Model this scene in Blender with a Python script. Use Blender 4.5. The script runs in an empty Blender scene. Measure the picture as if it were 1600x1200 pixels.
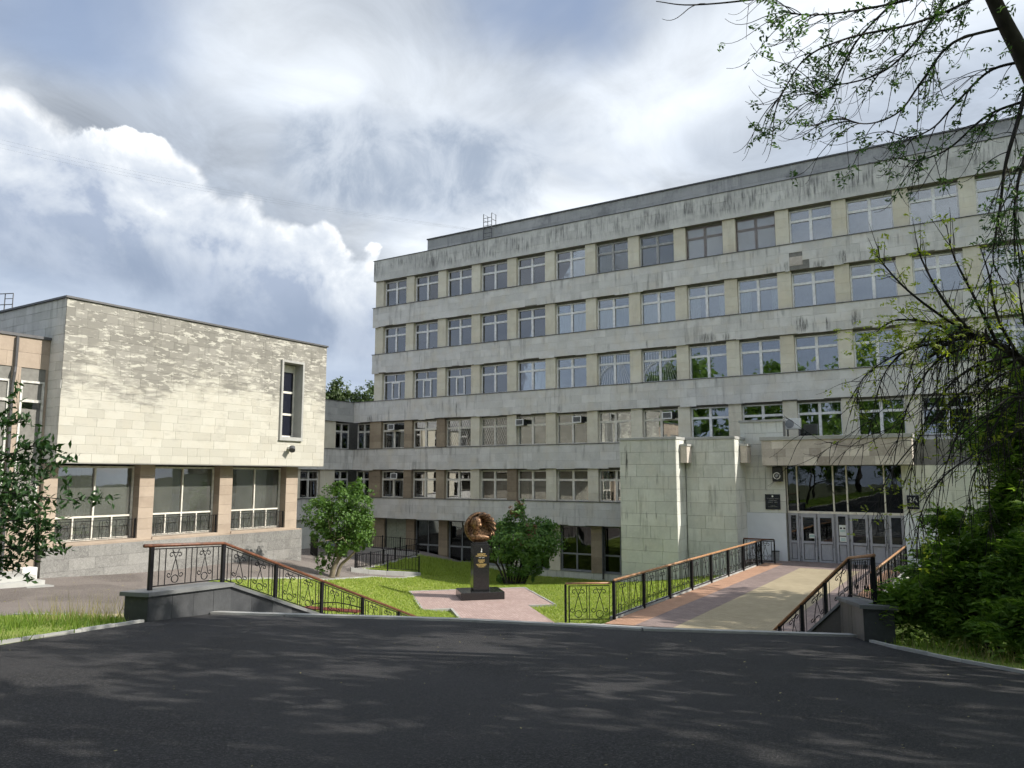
import bpy, math, random
import numpy as np
from mathutils import Vector, Matrix
from mathutils.geometry import delaunay_2d_cdt

random.seed(7)
rng = np.random.default_rng(7)
C = bpy.context.scene.collection
sc = bpy.context.scene

# ------------------------------------------------------------------ camera
cd = bpy.data.cameras.new('camera'); cam = bpy.data.objects.new('camera', cd); C.objects.link(cam)
cd.sensor_fit = 'HORIZONTAL'; cd.sensor_width = 36.0; cd.lens = 26.832; cd.clip_start = 0.05; cd.clip_end = 2000
cam.location = (0, 0, 0); cam.rotation_euler = (math.radians(90 + 6.891), 0, math.radians(32.156))
sc.camera = cam

# ------------------------------------------------------------------ exposure and engine
sc.view_settings.view_transform = 'Standard'; sc.view_settings.look = 'None'
sc.view_settings.exposure = 0.98; sc.view_settings.gamma = 1.0
sc.view_settings.use_curve_mapping = False
sc.render.engine = 'CYCLES'
cy = sc.cycles
cy.use_denoising = True; cy.use_adaptive_sampling = True; cy.adaptive_threshold = 0.03
cy.max_bounces = 6; cy.diffuse_bounces = 3; cy.glossy_bounces = 2; cy.transmission_bounces = 4; cy.transparent_max_bounces = 24
cy.caustics_reflective = False; cy.caustics_refractive = False

# ------------------------------------------------------------------ node helper
class NT:
    def __init__(s, tree):
        s.t = tree; s.n = tree.nodes; s.l = tree.links
    def node(s, typ, **kw):
        n = s.n.new(typ)
        for k, v in kw.items(): setattr(n, k, v)
        return n
    def put(s, sock, v):
        if v is None: return
        if hasattr(v, 'is_output'): s.l.new(v, sock)
        elif isinstance(v, (tuple, list)):
            v = tuple(v)
            if len(sock.default_value) == 4 and len(v) == 3: v = v + (1,)
            sock.default_value = v
        else: sock.default_value = v
    def m(s, op, a, b=None, c=None, clamp=False):
        n = s.node('ShaderNodeMath', operation=op, use_clamp=clamp)
        s.put(n.inputs[0], a); s.put(n.inputs[1], b); s.put(n.inputs[2], c)
        return n.outputs[0]
    def vm(s, op, a, b=None):
        n = s.node('ShaderNodeVectorMath', operation=op)
        s.put(n.inputs[0], a); s.put(n.inputs[1], b)
        return n.outputs['Value' if op in ('DOT_PRODUCT', 'LENGTH') else 'Vector']
    def ss(s, x, lo, hi, o0=0.0, o1=1.0):
        n = s.node('ShaderNodeMapRange', interpolation_type='SMOOTHSTEP')
        s.put(n.inputs[0], x); s.put(n.inputs[1], lo); s.put(n.inputs[2], hi); s.put(n.inputs[3], o0); s.put(n.inputs[4], o1)
        return n.outputs[0]
    def mix(s, f, a, b, blend='MIX'):
        n = s.node('ShaderNodeMix', data_type='RGBA', blend_type=blend)
        s.put(n.inputs[0], f); s.put(n.inputs[6], a); s.put(n.inputs[7], b)
        return n.outputs[2]
    def noise(s, vec, scale, detail=3.0, rough=0.55, dist=0.0, col=False):
        n = s.node('ShaderNodeTexNoise')
        s.put(n.inputs['Vector'], vec); n.inputs['Scale'].default_value = scale
        n.inputs['Detail'].default_value = detail; n.inputs['Roughness'].default_value = rough; n.inputs['Distortion'].default_value = dist
        return n.outputs['Color' if col else 'Fac']
    def sep(s, v):
        n = s.node('ShaderNodeSeparateXYZ'); s.put(n.inputs[0], v); return n.outputs
    def comb(s, x, y, z):
        n = s.node('ShaderNodeCombineXYZ'); s.put(n.inputs[0], x); s.put(n.inputs[1], y); s.put(n.inputs[2], z); return n.outputs[0]
    def scale(s, v, sv): return s.vm('MULTIPLY', v, sv)

# ------------------------------------------------------------------ sun and sky
SUN_EL = math.radians(36.0)
SUN_DIR = Vector((math.cos(math.radians(18.5)) * math.cos(SUN_EL), math.sin(math.radians(18.5)) * math.cos(SUN_EL), math.sin(SUN_EL)))
sd = bpy.data.lights.new('sun', 'SUN'); so = bpy.data.objects.new('sun', sd); C.objects.link(so)
sd.energy = 3.1; sd.angle = math.radians(0.53); sd.color = (1.0, 0.94, 0.84)
so.location = (30, 10, 40); so.rotation_euler = SUN_DIR.to_track_quat('Z', 'Y').to_euler()

def build_world():
    w = bpy.data.worlds.new('World'); sc.world = w; w.use_nodes = True
    q = NT(w.node_tree); q.n.clear()
    out = q.node('ShaderNodeOutputWorld'); bg = q.node('ShaderNodeBackground'); q.l.new(bg.outputs[0], out.inputs[0])
    bg.inputs[1].default_value = 0.1
    sky = q.node('ShaderNodeTexSky', sky_type='NISHITA'); sky.sun_disc = False
    sky.sun_elevation = SUN_EL; sky.sun_rotation = math.radians(71.5)
    sky.air_density = 1.0; sky.dust_density = 1.2; sky.ozone_density = 1.6
    D = q.node('ShaderNodeTexCoord').outputs['Generated']
    x, y, z = q.sep(D)
    az = q.m('MULTIPLY', q.m('ARCTAN2', x, y), 57.29578)
    el = q.m('MULTIPLY', q.m('ARCSINE', z), 57.29578)
    zc = q.m('ADD', q.m('MAXIMUM', z, 0.0), 0.22)
    P = q.comb(q.m('DIVIDE', x, zc), q.m('DIVIDE', y, zc), 0.0)
    # high veil of thin cloud with blue gaps
    v1 = q.noise(P, 1.15, 5.0, 0.55, 0.6)
    v2 = q.noise(q.vm('ADD', P, (7.3, 2.1, 0.0)), 0.75, 4.0, 0.5, 0.4)
    gap = q.m('MULTIPLY', q.ss(az, -62, -46, 1.0, 0.0), q.ss(el, 22, 27))
    gap2 = q.m('MULTIPLY', q.m('MULTIPLY', q.ss(az, -44, -30), q.ss(az, -27, -17, 1.0, 0.0)), q.ss(el, 26.5, 32))
    gaps = q.m('MAXIMUM', q.m('MULTIPLY', gap, 0.52), q.m('MULTIPLY', gap2, 0.40))
    cover = q.ss(q.m('SUBTRACT', q.m('ADD', v1, 0.14), q.m('MULTIPLY', gaps, 0.62)), 0.30, 0.62)
    sund = q.vm('DOT_PRODUCT', D, tuple(SUN_DIR))
    glow = q.ss(sund, 0.0, 0.95)
    lum = q.m('ADD', q.m('MULTIPLY', q.ss(v2, 0.36, 0.64), 0.23), q.m('ADD', 0.285, q.m('MULTIPLY', glow, 0.16)))
    v4 = q.noise(q.vm('ADD', P, (1.0, 8.0, 0.0)), 3.6, 8.0, 0.62, 0.8)
    lum = q.m('ADD', lum, q.m('MULTIPLY', q.m('SUBTRACT', v4, 0.5), 0.36))
    veil = q.mix(q.ss(v2, 0.3, 0.62), (0.80, 0.91, 1.08), (0.93, 0.99, 1.06))
    veil = q.mix(1.0, veil, q.comb(lum, lum, lum), 'MULTIPLY')
    blue = q.mix(1.0, sky.outputs[0], (0.085, 0.080, 0.080), 'MULTIPLY')
    blue = q.mix(0.40, blue, (0.26, 0.31, 0.40))
    col = q.mix(cover, blue, veil)
    # soft grey cloud patches in the middle of the sky
    n3 = q.noise(D, 5.5, 7.0, 0.6, 0.8)
    pm = q.m('MULTIPLY', q.m('MULTIPLY', q.ss(az, -53, -45), q.ss(az, -34, -22, 1.0, 0.0)), q.m('MULTIPLY', q.ss(el, 17.5, 21.5), q.ss(el, 24.5, 27.0, 1.0, 0.0)))
    pm = q.ss(q.m('ADD', q.m('MULTIPLY', pm, 0.42), q.m('SUBTRACT', n3, 0.30)), 0.25, 0.62)
    pm2 = q.m('MULTIPLY', pm, q.m('MULTIPLY', q.ss(el, 12, 18), q.ss(el, 25.5, 30.0, 1.0, 0.0)))
    n5 = q.noise(D, 11.0, 8.0, 0.62, 0.6)
    col = q.mix(q.m('MULTIPLY', pm2, 0.85), col, q.mix(q.ss(n5, 0.34, 0.66), (0.185, 0.225, 0.29), (0.345, 0.38, 0.43)))
    # paler clear strip low down
    low = q.m('MULTIPLY', q.ss(el, 12.5, 15.0, 1.0, 0.0), q.ss(az, -20, -46))
    lown = q.noise(q.scale(D, (1.0, 1.0, 4.0)), 4.0, 4.0)
    col = q.mix(q.m('MULTIPLY', low, 0.85), col, q.mix(q.ss(lown, 0.35, 0.65), (0.25, 0.30, 0.385), (0.335, 0.385, 0.46)))
    # the big cumulus bank
    w1 = q.noise(D, 9.0, 8.0, 0.58, 0.3)
    w2 = q.noise(q.vm('ADD', D, tuple(SUN_DIR * 0.022)), 9.0, 8.0, 0.58, 0.3)
    wl = q.noise(D, 3.7, 2.0, 0.5)
    vor = q.node('ShaderNodeTexVoronoi', feature='SMOOTH_F1'); q.put(vor.inputs['Vector'], q.vm('ADD', D, q.scale(q.noise(D, 14.0, 4.0, 0.6, 0.0, True), (0.05, 0.05, 0.05)))); vor.inputs['Scale'].default_value = 19.0
    puff = q.m('SUBTRACT', 0.45, vor.outputs['Distance'])
    top = q.m('SUBTRACT', 23.4, q.m('MULTIPLY', q.m('MAXIMUM', q.m('ADD', az, 56.0), 0.0), 0.62))
    top = q.m('ADD', top, q.m('MULTIPLY', q.m('SUBTRACT', wl, 0.5), 9.0))
    top = q.m('ADD', top, q.m('ADD', q.m('MULTIPLY', puff, 5.0), q.m('MULTIPLY', q.m('SUBTRACT', w1, 0.5), 5.5)))
    bot = q.m('SUBTRACT', 16.0, q.m('MULTIPLY', q.m('ADD', az, 67.0), 0.215))
    botw = q.m('ADD', bot, q.m('MULTIPLY', q.m('SUBTRACT', w1, 0.5), 5.0))
    soft = q.ss(q.noise(D, 6.0, 2.0), 0.42, 0.64, 0.28, 1.9)
    mt = q.ss(q.m('DIVIDE', q.m('SUBTRACT', top, el), soft), 0.0, 1.0)
    mb = q.ss(q.m('SUBTRACT', el, botw), -4.6, -1.2)
    t = q.m('DIVIDE', q.m('SUBTRACT', el, q.m('SUBTRACT', botw, 0.4)), 7.0)
    edge = q.ss(q.m('SUBTRACT', top, el), 0.2, 3.4, 1.0, 0.0)
    w3 = q.noise(q.vm('ADD', D, (4.0, 1.0, 2.0)), 7.0, 6.0, 0.6, 0.5)
    relief = q.m('MULTIPLY', q.m('SUBTRACT', w1, w2), 3.0)
    bright = q.m('ADD', q.m('ADD', q.m('MULTIPLY', t, 0.55), relief), q.m('ADD', q.m('MULTIPLY', puff, 0.35), q.m('ADD', q.m('MULTIPLY', edge, 0.34), q.m('MULTIPLY', q.m('SUBTRACT', w3, 0.42), 1.0))))
    body = q.m('ADD', bright, 0.10)
    r1 = q.mix(q.ss(body, 0.05, 0.50), (0.225, 0.265, 0.34), (0.335, 0.37, 0.425))
    r1 = q.mix(q.ss(body, 0.40, 0.80), r1, (0.405, 0.435, 0.475))
    r1 = q.mix(q.ss(body, 0.72, 1.20), r1, (0.56, 0.575, 0.59))
    base = q.ss(q.m('SUBTRACT', el, botw), -0.6, 2.6, 1.0, 0.0)
    r1 = q.mix(q.m('MULTIPLY', base, 0.85), r1, q.mix(q.ss(w3, 0.35, 0.65), (0.165, 0.205, 0.275), (0.255, 0.295, 0.365)))
    bank = q.m('MULTIPLY', q.m('MULTIPLY', mt, mb), q.ss(az, -36, -44))
    col = q.mix(bank, col, r1)
    # below the horizon
    col = q.mix(q.ss(z, -0.02, -0.10), col, (0.10, 0.11, 0.11))
    fin = q.mix(1.0, col, (10.0, 10.0, 10.0), 'MULTIPLY')
    q.l.new(fin, bg.inputs[0])
build_world()

# ------------------------------------------------------------------ mesh helpers
def fast_mesh(name, V, F, tone=None, smooth=False):
    """V n x 3, F m x k (k constant) or a list of lists"""
    me = bpy.data.meshes.new(name)
    V = np.asarray(V, dtype=np.float32)
    if isinstance(F, np.ndarray):
        k = F.shape[1]; m = F.shape[0]
        me.vertices.add(len(V)); me.vertices.foreach_set('co', V.ravel())
        me.loops.add(m * k); me.loops.foreach_set('vertex_index', F.astype(np.int32).ravel())
        me.polygons.add(m); me.polygons.foreach_set('loop_start', np.arange(0, m * k, k, dtype=np.int32))
        me.update(calc_edges=True)
    else:
        me.from_pydata(V.tolist(), [], F); me.update()
    if tone is not None:
        at = me.attributes.new('tone', 'FLOAT', 'POINT')
        at.data.foreach_set('value', np.asarray(tone, dtype=np.float32))
    if smooth:
        me.polygons.foreach_set('use_smooth', np.ones(len(me.polygons), dtype=bool))
    return me

BOXF = [(0, 3, 2, 1), (4, 5, 6, 7), (0, 1, 5, 4), (1, 2, 6, 5), (2, 3, 7, 6), (3, 0, 4, 7)]
class MB:
    """collects shapes of one mesh"""
    def __init__(s): s.v = []; s.f = []; s.t = []
    def add(s, V, F, tone=0.5):
        o = len(s.v); s.v.extend([tuple(map(float, p)) for p in V]); s.f.extend([[i + o for i in f] for f in F])
        s.t.extend([tone] * len(V)); return s
    def box(s, x0, x1, y0, y1, z0, z1, tone=0.5):
        return s.add([(x0, y0, z0), (x1, y0, z0), (x1, y1, z0), (x0, y1, z0), (x0, y0, z1), (x1, y0, z1), (x1, y1, z1), (x0, y1, z1)], BOXF, tone)
    def hexa(s, pts, tone=0.5): return s.add(pts, BOXF, tone)
    def bar(s, a, b, w, h=None, tone=0.5, up=(0, 0, 1)):
        """box-section bar from a to b"""
        a = Vector(a); b = Vector(b); h = h or w; d = (b - a).normalized(); u = Vector(up)
        if abs(d.dot(u)) > 0.98: u = Vector((0, 1, 0))
        r = d.cross(u).normalized() * (w / 2); u2 = r.cross(d).normalized() * (h / 2)
        return s.add([a - r - u2, a + r - u2, b + r - u2, b - r - u2, a - r + u2, a + r + u2, b + r + u2, b - r + u2], [(0, 1, 2, 3), (7, 6, 5, 4), (0, 4, 5, 1), (1, 5, 6, 2), (2, 6, 7, 3), (3, 7, 4, 0)], tone)
    def tube(s, pts, r, n=5, tone=0.5, cap=True):
        pts = [Vector(p) for p in pts]; m = len(pts)
        rr = r if hasattr(r, '__len__') else [r] * m
        prev = None; rings = []
        for i, p in enumerate(pts):
            d = (pts[min(i + 1, m - 1)] - pts[max(i - 1, 0)]).normalized()
            if prev is None:
                ref = Vector((0, 0, 1)) if abs(d.z) < 0.9 else Vector((1, 0, 0))
                a = d.cross(ref).normalized()
            else: a = (prev - d * prev.dot(d)).normalized()
            prev = a; b = d.cross(a)
            rings.append([p + (a * math.cos(2 * math.pi * k / n) + b * math.sin(2 * math.pi * k / n)) * rr[i] for k in range(n)])
        V = [q for g in rings for q in g]; F = []
        for i in range(m - 1):
            for k in range(n): F.append((i * n + k, i * n + (k + 1) % n, (i + 1) * n + (k + 1) % n, (i + 1) * n + k))
        if cap: F.append(tuple(range(n - 1, -1, -1))); F.append(tuple((m - 1) * n + k for k in range(n)))
        return s.add(V, F, tone)
    def prism(s, poly, z0, z1, tone=0.5):
        n = len(poly); zz0 = z0 if callable(z0) else (lambda x, y: z0); zz1 = z1 if callable(z1) else (lambda x, y: z1)
        V = [(x, y, zz0(x, y)) for x, y in poly] + [(x, y, zz1(x, y)) for x, y in poly]
        F = [tuple(range(n - 1, -1, -1)), tuple(range(n, 2 * n))] + [(i, (i + 1) % n, n + (i + 1) % n, n + i) for i in range(n)]
        return s.add(V, F, tone)
    def build(s, name, mat, parent=None, smooth=False, origin=None, bevel=0):
        V = np.array(s.v, dtype=np.float64)
        return link(name, V, s.f, mat, parent, s.t, smooth, origin, bevel)

def wloc(o):
    v = Vector(o.location); p = o.parent
    while p: v += Vector(p.location); p = p.parent
    return np.array(v)
def link(name, V, F, mat, parent=None, tone=None, smooth=False, origin=None, bevel=0):
    """V in world coordinates (things are not rotated while built)"""
    if parent is not None: base = wloc(parent)
    elif origin is not None: base = np.array(origin, dtype=float)
    else: base = np.array([(V[:, 0].min() + V[:, 0].max()) / 2, (V[:, 1].min() + V[:, 1].max()) / 2, V[:, 2].min()])
    me = fast_mesh(name, np.asarray(V) - base, F, tone, smooth)
    if mat: me.materials.append(mat)
    o = bpy.data.objects.new(name, me); C.objects.link(o)
    if parent is not None: o.parent = parent
    else: o.location = base
    if bevel:
        b = o.modifiers.new('bevel', 'BEVEL'); b.width = bevel; b.segments = 1; b.limit_method = 'ANGLE'
    return o
def tag(o, label=None, cat=None, group=None, kind=None):
    if label: o['label'] = label
    if cat: o['category'] = cat
    if group: o['group'] = group
    if kind: o['kind'] = kind
    return o
def thing(name, label, cat, loc, group=None, rz=0.0):
    o = bpy.data.objects.new(name, None); C.objects.link(o); o.location = loc; o.rotation_euler = (0, 0, rz); o.empty_display_size = 0.3
    return tag(o, label, cat, group)
def copy_tree(o, parent=None):
    c = o.copy(); C.objects.link(c)
    if parent is not None: c.parent = parent
    for ch in list(o.children): copy_tree(ch, c)
    return c
def inst(name, me, parent, loc, rot=(0, 0, 0)):
    """a further part with shared mesh data; loc in the parent's frame"""
    o = bpy.data.objects.new(name, me); C.objects.link(o); o.parent = parent; o.location = loc; o.rotation_euler = rot
    return o

# ------------------------------------------------------------------ materials
MATS = {}
def newmat(name):
    m = bpy.data.materials.new(name); m.use_nodes = True; q = NT(m.node_tree)
    b = q.n['Principled BSDF']; MATS[name] = m
    return m, q, b
def bump(q, b, h, strength=0.3, dist=0.02):
    n = q.node('ShaderNodeBump'); n.inputs['Strength'].default_value = strength; n.inputs['Distance'].default_value = dist
    q.put(n.inputs['Height'], h); q.l.new(n.outputs[0], b.inputs['Normal'])
def attr_tone(q): return q.node('ShaderNodeAttribute', attribute_name='tone').outputs['Fac']
def pos(q): return q.node('ShaderNodeNewGeometry').outputs['Position']

def plain(name, col, rough=0.6, metal=0.0, var=0.12, scale=6.0, spec=0.5):
    m, q, b = newmat(name)
    p = pos(q); n = q.noise(p, scale, 4.0)
    c = q.mix(q.ss(n, 0.3, 0.7), tuple(v * (1 - var) for v in col), tuple(v * (1 + var) for v in col))
    q.l.new(c, b.inputs['Base Color']); b.inputs['Roughness'].default_value = rough; b.inputs['Metallic'].default_value = metal
    b.inputs['Specular IOR Level'].default_value = spec
    return m

def stone(name, ca, cb, tonevar=0.35, dirt=(0.12, 0.12, 0.115), streak=0.0, patch=0.0, rough=0.85, vein=0.0, warm=None, fine=30.0, zstreak=None, spots=()):
    """limestone / granite cladding: per-slab tone, mottling, optional dirt runs and blotches"""
    m, q, b = newmat(name)
    p = pos(q); t = attr_tone(q)
    c = q.mix(t, ca, cb)
    n1 = q.noise(p, 1.3, 5.0, 0.6); n2 = q.noise(p, 9.0, 4.0, 0.6)
    c = q.mix(q.m('MULTIPLY', q.ss(n1, 0.35, 0.7), 0.35), c, tuple(v * 0.72 for v in ca))
    c = q.mix(q.m('MULTIPLY', q.ss(n2, 0.45, 0.75), 0.22), c, tuple(min(v * 1.22, 0.8) for v in cb))
    if warm is not None:
        wn = q.noise(q.vm('ADD', p, (3.0, 9.0, 1.0)), 0.9, 3.0)
        c = q.mix(q.m('MULTIPLY', q.ss(wn, 0.45, 0.7), 0.5), c, warm)
    if vein:
        vn = q.noise(q.scale(p, (1.0, 1.0, 1.0)), 3.2, 8.0, 0.7, 3.5)
        k = q.ss(q.m('ABSOLUTE', q.m('SUBTRACT', vn, 0.5)), 0.0, 0.05, 1.0, 0.0)
        c = q.mix(q.m('MULTIPLY', k, vein), c, tuple(min(v * 1.9, 0.6) for v in cb))
    if streak:
        sv = q.scale(p, (3.4, 3.4, 0.33) if streak < 0.9 else (7.0, 7.0, 0.8)); s1 = q.noise(sv, 1.25, 6.0, 0.62)
        area = q.ss(q.noise(q.scale(p, (0.35, 0.35, 0.9)), 0.8, 2.0), 0.40 if streak < 0.9 else 0.30, 0.62 if streak < 0.9 else 0.50)
        if streak > 0.9:
            broad = q.noise(q.vm('ADD', q.scale(p, (1.3, 1.3, 0.45)), (2.0, 5.0, 1.0)), 1.1, 4.0, 0.6)
            s1 = q.m('ADD', q.m('MULTIPLY', s1, 0.62), q.m('MULTIPLY', broad, 0.42))
        if streak > 0.9:
            zz = q.sep(p)[2]; area = q.m('MULTIPLY', area, q.m('MULTIPLY', q.ss(zz, 15.0, 15.5), q.ss(zz, 16.25, 16.5, 1.0, 0.45)))
        k = q.m('MULTIPLY', q.ss(s1, 0.50 if streak < 0.9 else 0.46, 0.66 if streak < 0.9 else 0.68), q.m('MULTIPLY', area, streak))
        if zstreak is not None:
            zz = q.sep(p)[2]; k = q.m('MULTIPLY', k, q.ss(zz, zstreak[0], zstreak[1]))
        c = q.mix(k, c, dirt)
    if patch:
        k = q.ss(q.noise(q.vm('ADD', p, (11.0, 4.0, 2.0)), 0.55, 5.0, 0.65), 0.52, 0.68)
        c = q.mix(q.m('MULTIPLY', k, patch), c, dirt)
    if spots:                                       # rust and soot marks below leaking joints
        px_, py_, pz_ = q.sep(p); wob = q.m('MULTIPLY', q.m('SUBTRACT', q.noise(q.scale(p, (5.0, 5.0, 1.2)), 1.6, 6.0, 0.7), 0.5), 2.6); tot = None
        for (sx, sz, wx, wz, st) in spots:
            e = q.m('ADD', q.m('POWER', q.m('DIVIDE', q.m('SUBTRACT', px_, sx), wx), 2.0), q.m('POWER', q.m('DIVIDE', q.m('SUBTRACT', pz_, sz), wz), 2.0))
            g = q.ss(q.m('ADD', e, wob), -0.1, 1.1, st, 0.0); tot = g if tot is None else q.m('MAXIMUM', tot, g)
        tot = q.m('MULTIPLY', tot, q.ss(q.noise(q.scale(p, (11.0, 11.0, 1.0)), 1.3, 5.0, 0.65), 0.40, 0.60, 0.12, 1.0))
        c = q.mix(tot, c, (0.045, 0.042, 0.040))
    q.l.new(c, b.inputs['Base Color']); b.inputs['Roughness'].default_value = rough; b.inputs['Specular IOR Level'].default_value = 0.3
    h = q.m('ADD', q.noise(p, fine, 4.0, 0.6), q.m('MULTIPLY', n2, 1.2))
    bump(q, b, h, 0.35, 0.012)
    return m

M = {}
M['lime'] = stone('grey_limestone', (0.565, 0.558, 0.53), (0.69, 0.68, 0.65), streak=0.4, dirt=(0.17, 0.165, 0.16))
SPOTS = [(-31.8, 4.7, .10, .62, .9), (-23.5, 4.35, .2, .35, .6), (-39.9, 4.3, .35, .35, .8), (-17.46, 8.0, .10, .32, .85), (-13.7, 8.0, .55, .40, .7), (-12.6, 7.95, .25, .3, .7), (-8.46, 8.25, .42, .50, .9), (-7.16, 8.1, .10, .45, .85), (-5.72, 8.3, .30, .55, .95), (-9.1, 11.6, .18, .3, .7), (-7.4, 11.5, .35, .28, .7), (-6.2, 11.7, .30, .42, .75), (-21.8, 1.9, .06, .1, .6)]
M['limeface'] = stone('stained_limestone', (0.565, 0.558, 0.53), (0.69, 0.68, 0.65), streak=0.5, dirt=(0.17, 0.165, 0.16), spots=SPOTS, warm=(0.60, 0.555, 0.47))
M['fascia'] = stone('weathered_limestone', (0.53, 0.525, 0.50), (0.64, 0.635, 0.60), streak=0.92, patch=0.3, dirt=(0.15, 0.15, 0.15))
M['parapet'] = stone('dark_limestone', (0.36, 0.365, 0.36), (0.46, 0.46, 0.45), streak=0.5, patch=0.6, dirt=(0.19, 0.195, 0.20))
M['pier'] = stone('yellow_limestone', (0.63, 0.585, 0.47), (0.72, 0.685, 0.575), streak=0.15, dirt=(0.2, 0.18, 0.14), warm=(0.64, 0.575, 0.44))
M['brownpier'] = stone('brown_limestone', (0.24, 0.19, 0.135), (0.40, 0.33, 0.24), streak=0.2, dirt=(0.12, 0.1, 0.08))
M['tower'] = stone('pale_green_limestone', (0.55, 0.56, 0.515), (0.66, 0.67, 0.62), streak=0.4, dirt=(0.10, 0.105, 0.10), warm=(0.60, 0.58, 0.51), spots=[(-16.07, 0.7, .11, 1.25, .92), (-14.4, 0.0, .07, .65, .75), (-16.1, -2.0, .10, .3, .5), (-15.0, -1.95, .05, .25, .6), (-14.5, -2.0, .05, .2, .6), (-15.1, -3.6, .08, .25, .6)])
M['canopy'] = stone('mottled_pink_limestone', (0.33, 0.285, 0.25), (0.72, 0.66, 0.59), streak=0.0, patch=0.55, dirt=(0.21, 0.18, 0.16))
M['pink'] = stone('pink_granite', (0.335, 0.27, 0.215), (0.42, 0.345, 0.28), dirt=(0.2, 0.15, 0.1), warm=(0.44, 0.36, 0.285))
M['rearwall'] = stone('sunny_cream_limestone', (0.46, 0.43, 0.36), (0.58, 0.55, 0.47), streak=0.3, dirt=(0.2, 0.19, 0.17))
M['plinth'] = stone('grey_marble', (0.15, 0.148, 0.142), (0.26, 0.255, 0.242), vein=0.35, patch=0.3, dirt=(0.10, 0.09, 0.085), rough=0.6)
M['granite'] = stone('dark_granite', (0.042, 0.044, 0.049), (0.10, 0.103, 0.108), fine=60, rough=0.45)
M['browngranite'] = stone('brown_grey_granite', (0.085, 0.08, 0.075), (0.17, 0.16, 0.15), fine=60, rough=0.5)
M['granitecap'] = stone('grey_granite', (0.13, 0.135, 0.14), (0.20, 0.205, 0.205), fine=60, rough=0.6)
M['concrete'] = stone('pale_concrete', (0.32, 0.32, 0.31), (0.44, 0.44, 0.42), patch=0.4, dirt=(0.22, 0.21, 0.2))
M['backing'] = plain('mortar', (0.20, 0.195, 0.18), 0.95)
M['whitewash'] = plain('white_wall_paint', (0.66, 0.69, 0.74), 0.8, var=0.04, scale=1.5)
M['frame'] = plain('white_window_paint', (0.78, 0.78, 0.78), 0.5, var=0.12)
M['oldframe'] = plain('weathered_window_paint', (0.56, 0.55, 0.52), 0.6, var=0.25)
M['brownframe'] = plain('brown_window_paint', (0.075, 0.032, 0.026), 0.5)
M['greyframe'] = plain('grey_window_paint', (0.23, 0.24, 0.25), 0.5)
M['creamframe'] = plain('cream_window_paint', (0.70, 0.67, 0.60), 0.5)
M['doorgrey'] = plain('grey_door_aluminium', (0.36, 0.37, 0.41), 0.45, var=0.05)
M['metal'] = plain('galvanised_sheet', (0.10, 0.10, 0.105), 0.5, 0.3)
M['iron'] = plain('black_iron_paint', (0.007, 0.007, 0.009), 0.5, 0.0, 0.3, 6.0, 0.25)
M['rail'] = plain('brown_handrail', (0.135, 0.052, 0.026), 0.45, 0.0, 0.35, 9.0)
M['sunlitrail'] = plain('sunlit_brown_handrail', (0.36, 0.19, 0.09), 0.5, 0.0, 0.25, 9.0)  # handrail brown with the sunlight on it lightened into the colour
M['interior'] = plain('dim_room_plaster', (0.32, 0.31, 0.29), 0.9)
M['hall'] = plain('hall_plaster', (0.52, 0.52, 0.48), 0.9)
M['curtain'] = plain('white_curtain', (0.80, 0.82, 0.80), 0.9, var=0.08)
M['curtainblue'] = plain('blue_grey_curtain', (0.48, 0.56, 0.60), 0.9, var=0.1)
M['curtainbrown'] = plain('tan_curtain', (0.62, 0.56, 0.45), 0.9, var=0.15)
M['whiteplastic'] = plain('white_plastic', (0.72, 0.72, 0.70), 0.4, var=0.04)
M['black'] = plain('black_plastic', (0.012, 0.012, 0.014), 0.4)
M['rust'] = plain('rusty_sheet', (0.20, 0.085, 0.045), 0.8, var=0.4)
M['wood'] = plain('red_brown_wood', (0.17, 0.035, 0.025), 0.5, var=0.3)
M['gold'] = plain('gold_paint', (0.72, 0.52, 0.20), 0.35, 0.0)
M['white'] = plain('white_paint', (0.78, 0.78, 0.76), 0.6, var=0.03)
M['navy'] = plain('dark_navy_enamel', (0.010, 0.012, 0.022), 0.25)
M['teal'] = plain('teal_print', (0.20, 0.45, 0.44), 0.7)
M['paper'] = plain('paper', (0.70, 0.73, 0.70), 0.8, var=0.03)

def make_glass(name, tint=(0.72, 0.76, 0.76), refl=1.0, floor=0.0, gcol=(0.92, 0.95, 1.0), dust=0.0):
    m, q, b = newmat(name); q.n.remove(b)
    out = q.n['Material Output']
    tr = q.node('ShaderNodeBsdfTransparent'); tr.inputs[0].default_value = tint + (1,)
    gl = q.node('ShaderNodeBsdfGlossy'); gl.inputs['Roughness'].default_value = 0.012; gl.inputs['Color'].default_value = gcol + (1,)
    p = pos(q)
    bn = q.node('ShaderNodeBump'); bn.inputs['Strength'].default_value = 0.25; bn.inputs['Distance'].default_value = 0.004
    q.put(bn.inputs['Height'], q.noise(p, 1.7, 1.0)); q.l.new(bn.outputs[0], gl.inputs['Normal'])
    fr = q.node('ShaderNodeFresnel'); fr.inputs[0].default_value = 1.9
    mx = q.node('ShaderNodeMixShader')
    q.l.new(q.m('ADD', q.m('MULTIPLY', fr.outputs[0], refl), floor, clamp=True), mx.inputs[0])
    q.l.new(tr.outputs[0], mx.inputs[1]); q.l.new(gl.outputs[0], mx.inputs[2]); last = mx.outputs[0]
    if dust:
        df = q.node('ShaderNodeBsdfDiffuse'); df.inputs[0].default_value = (0.50, 0.52, 0.48, 1); m2 = q.node('ShaderNodeMixShader')
        q.l.new(q.m('MULTIPLY', q.ss(q.noise(p, 0.8, 4.0), 0.3, 0.7, 0.7, 1.2), dust), m2.inputs[0]); q.l.new(last, m2.inputs[1]); q.l.new(df.outputs[0], m2.inputs[2]); last = m2.outputs[0]
    q.l.new(last, out.inputs[0])
    return m
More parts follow.
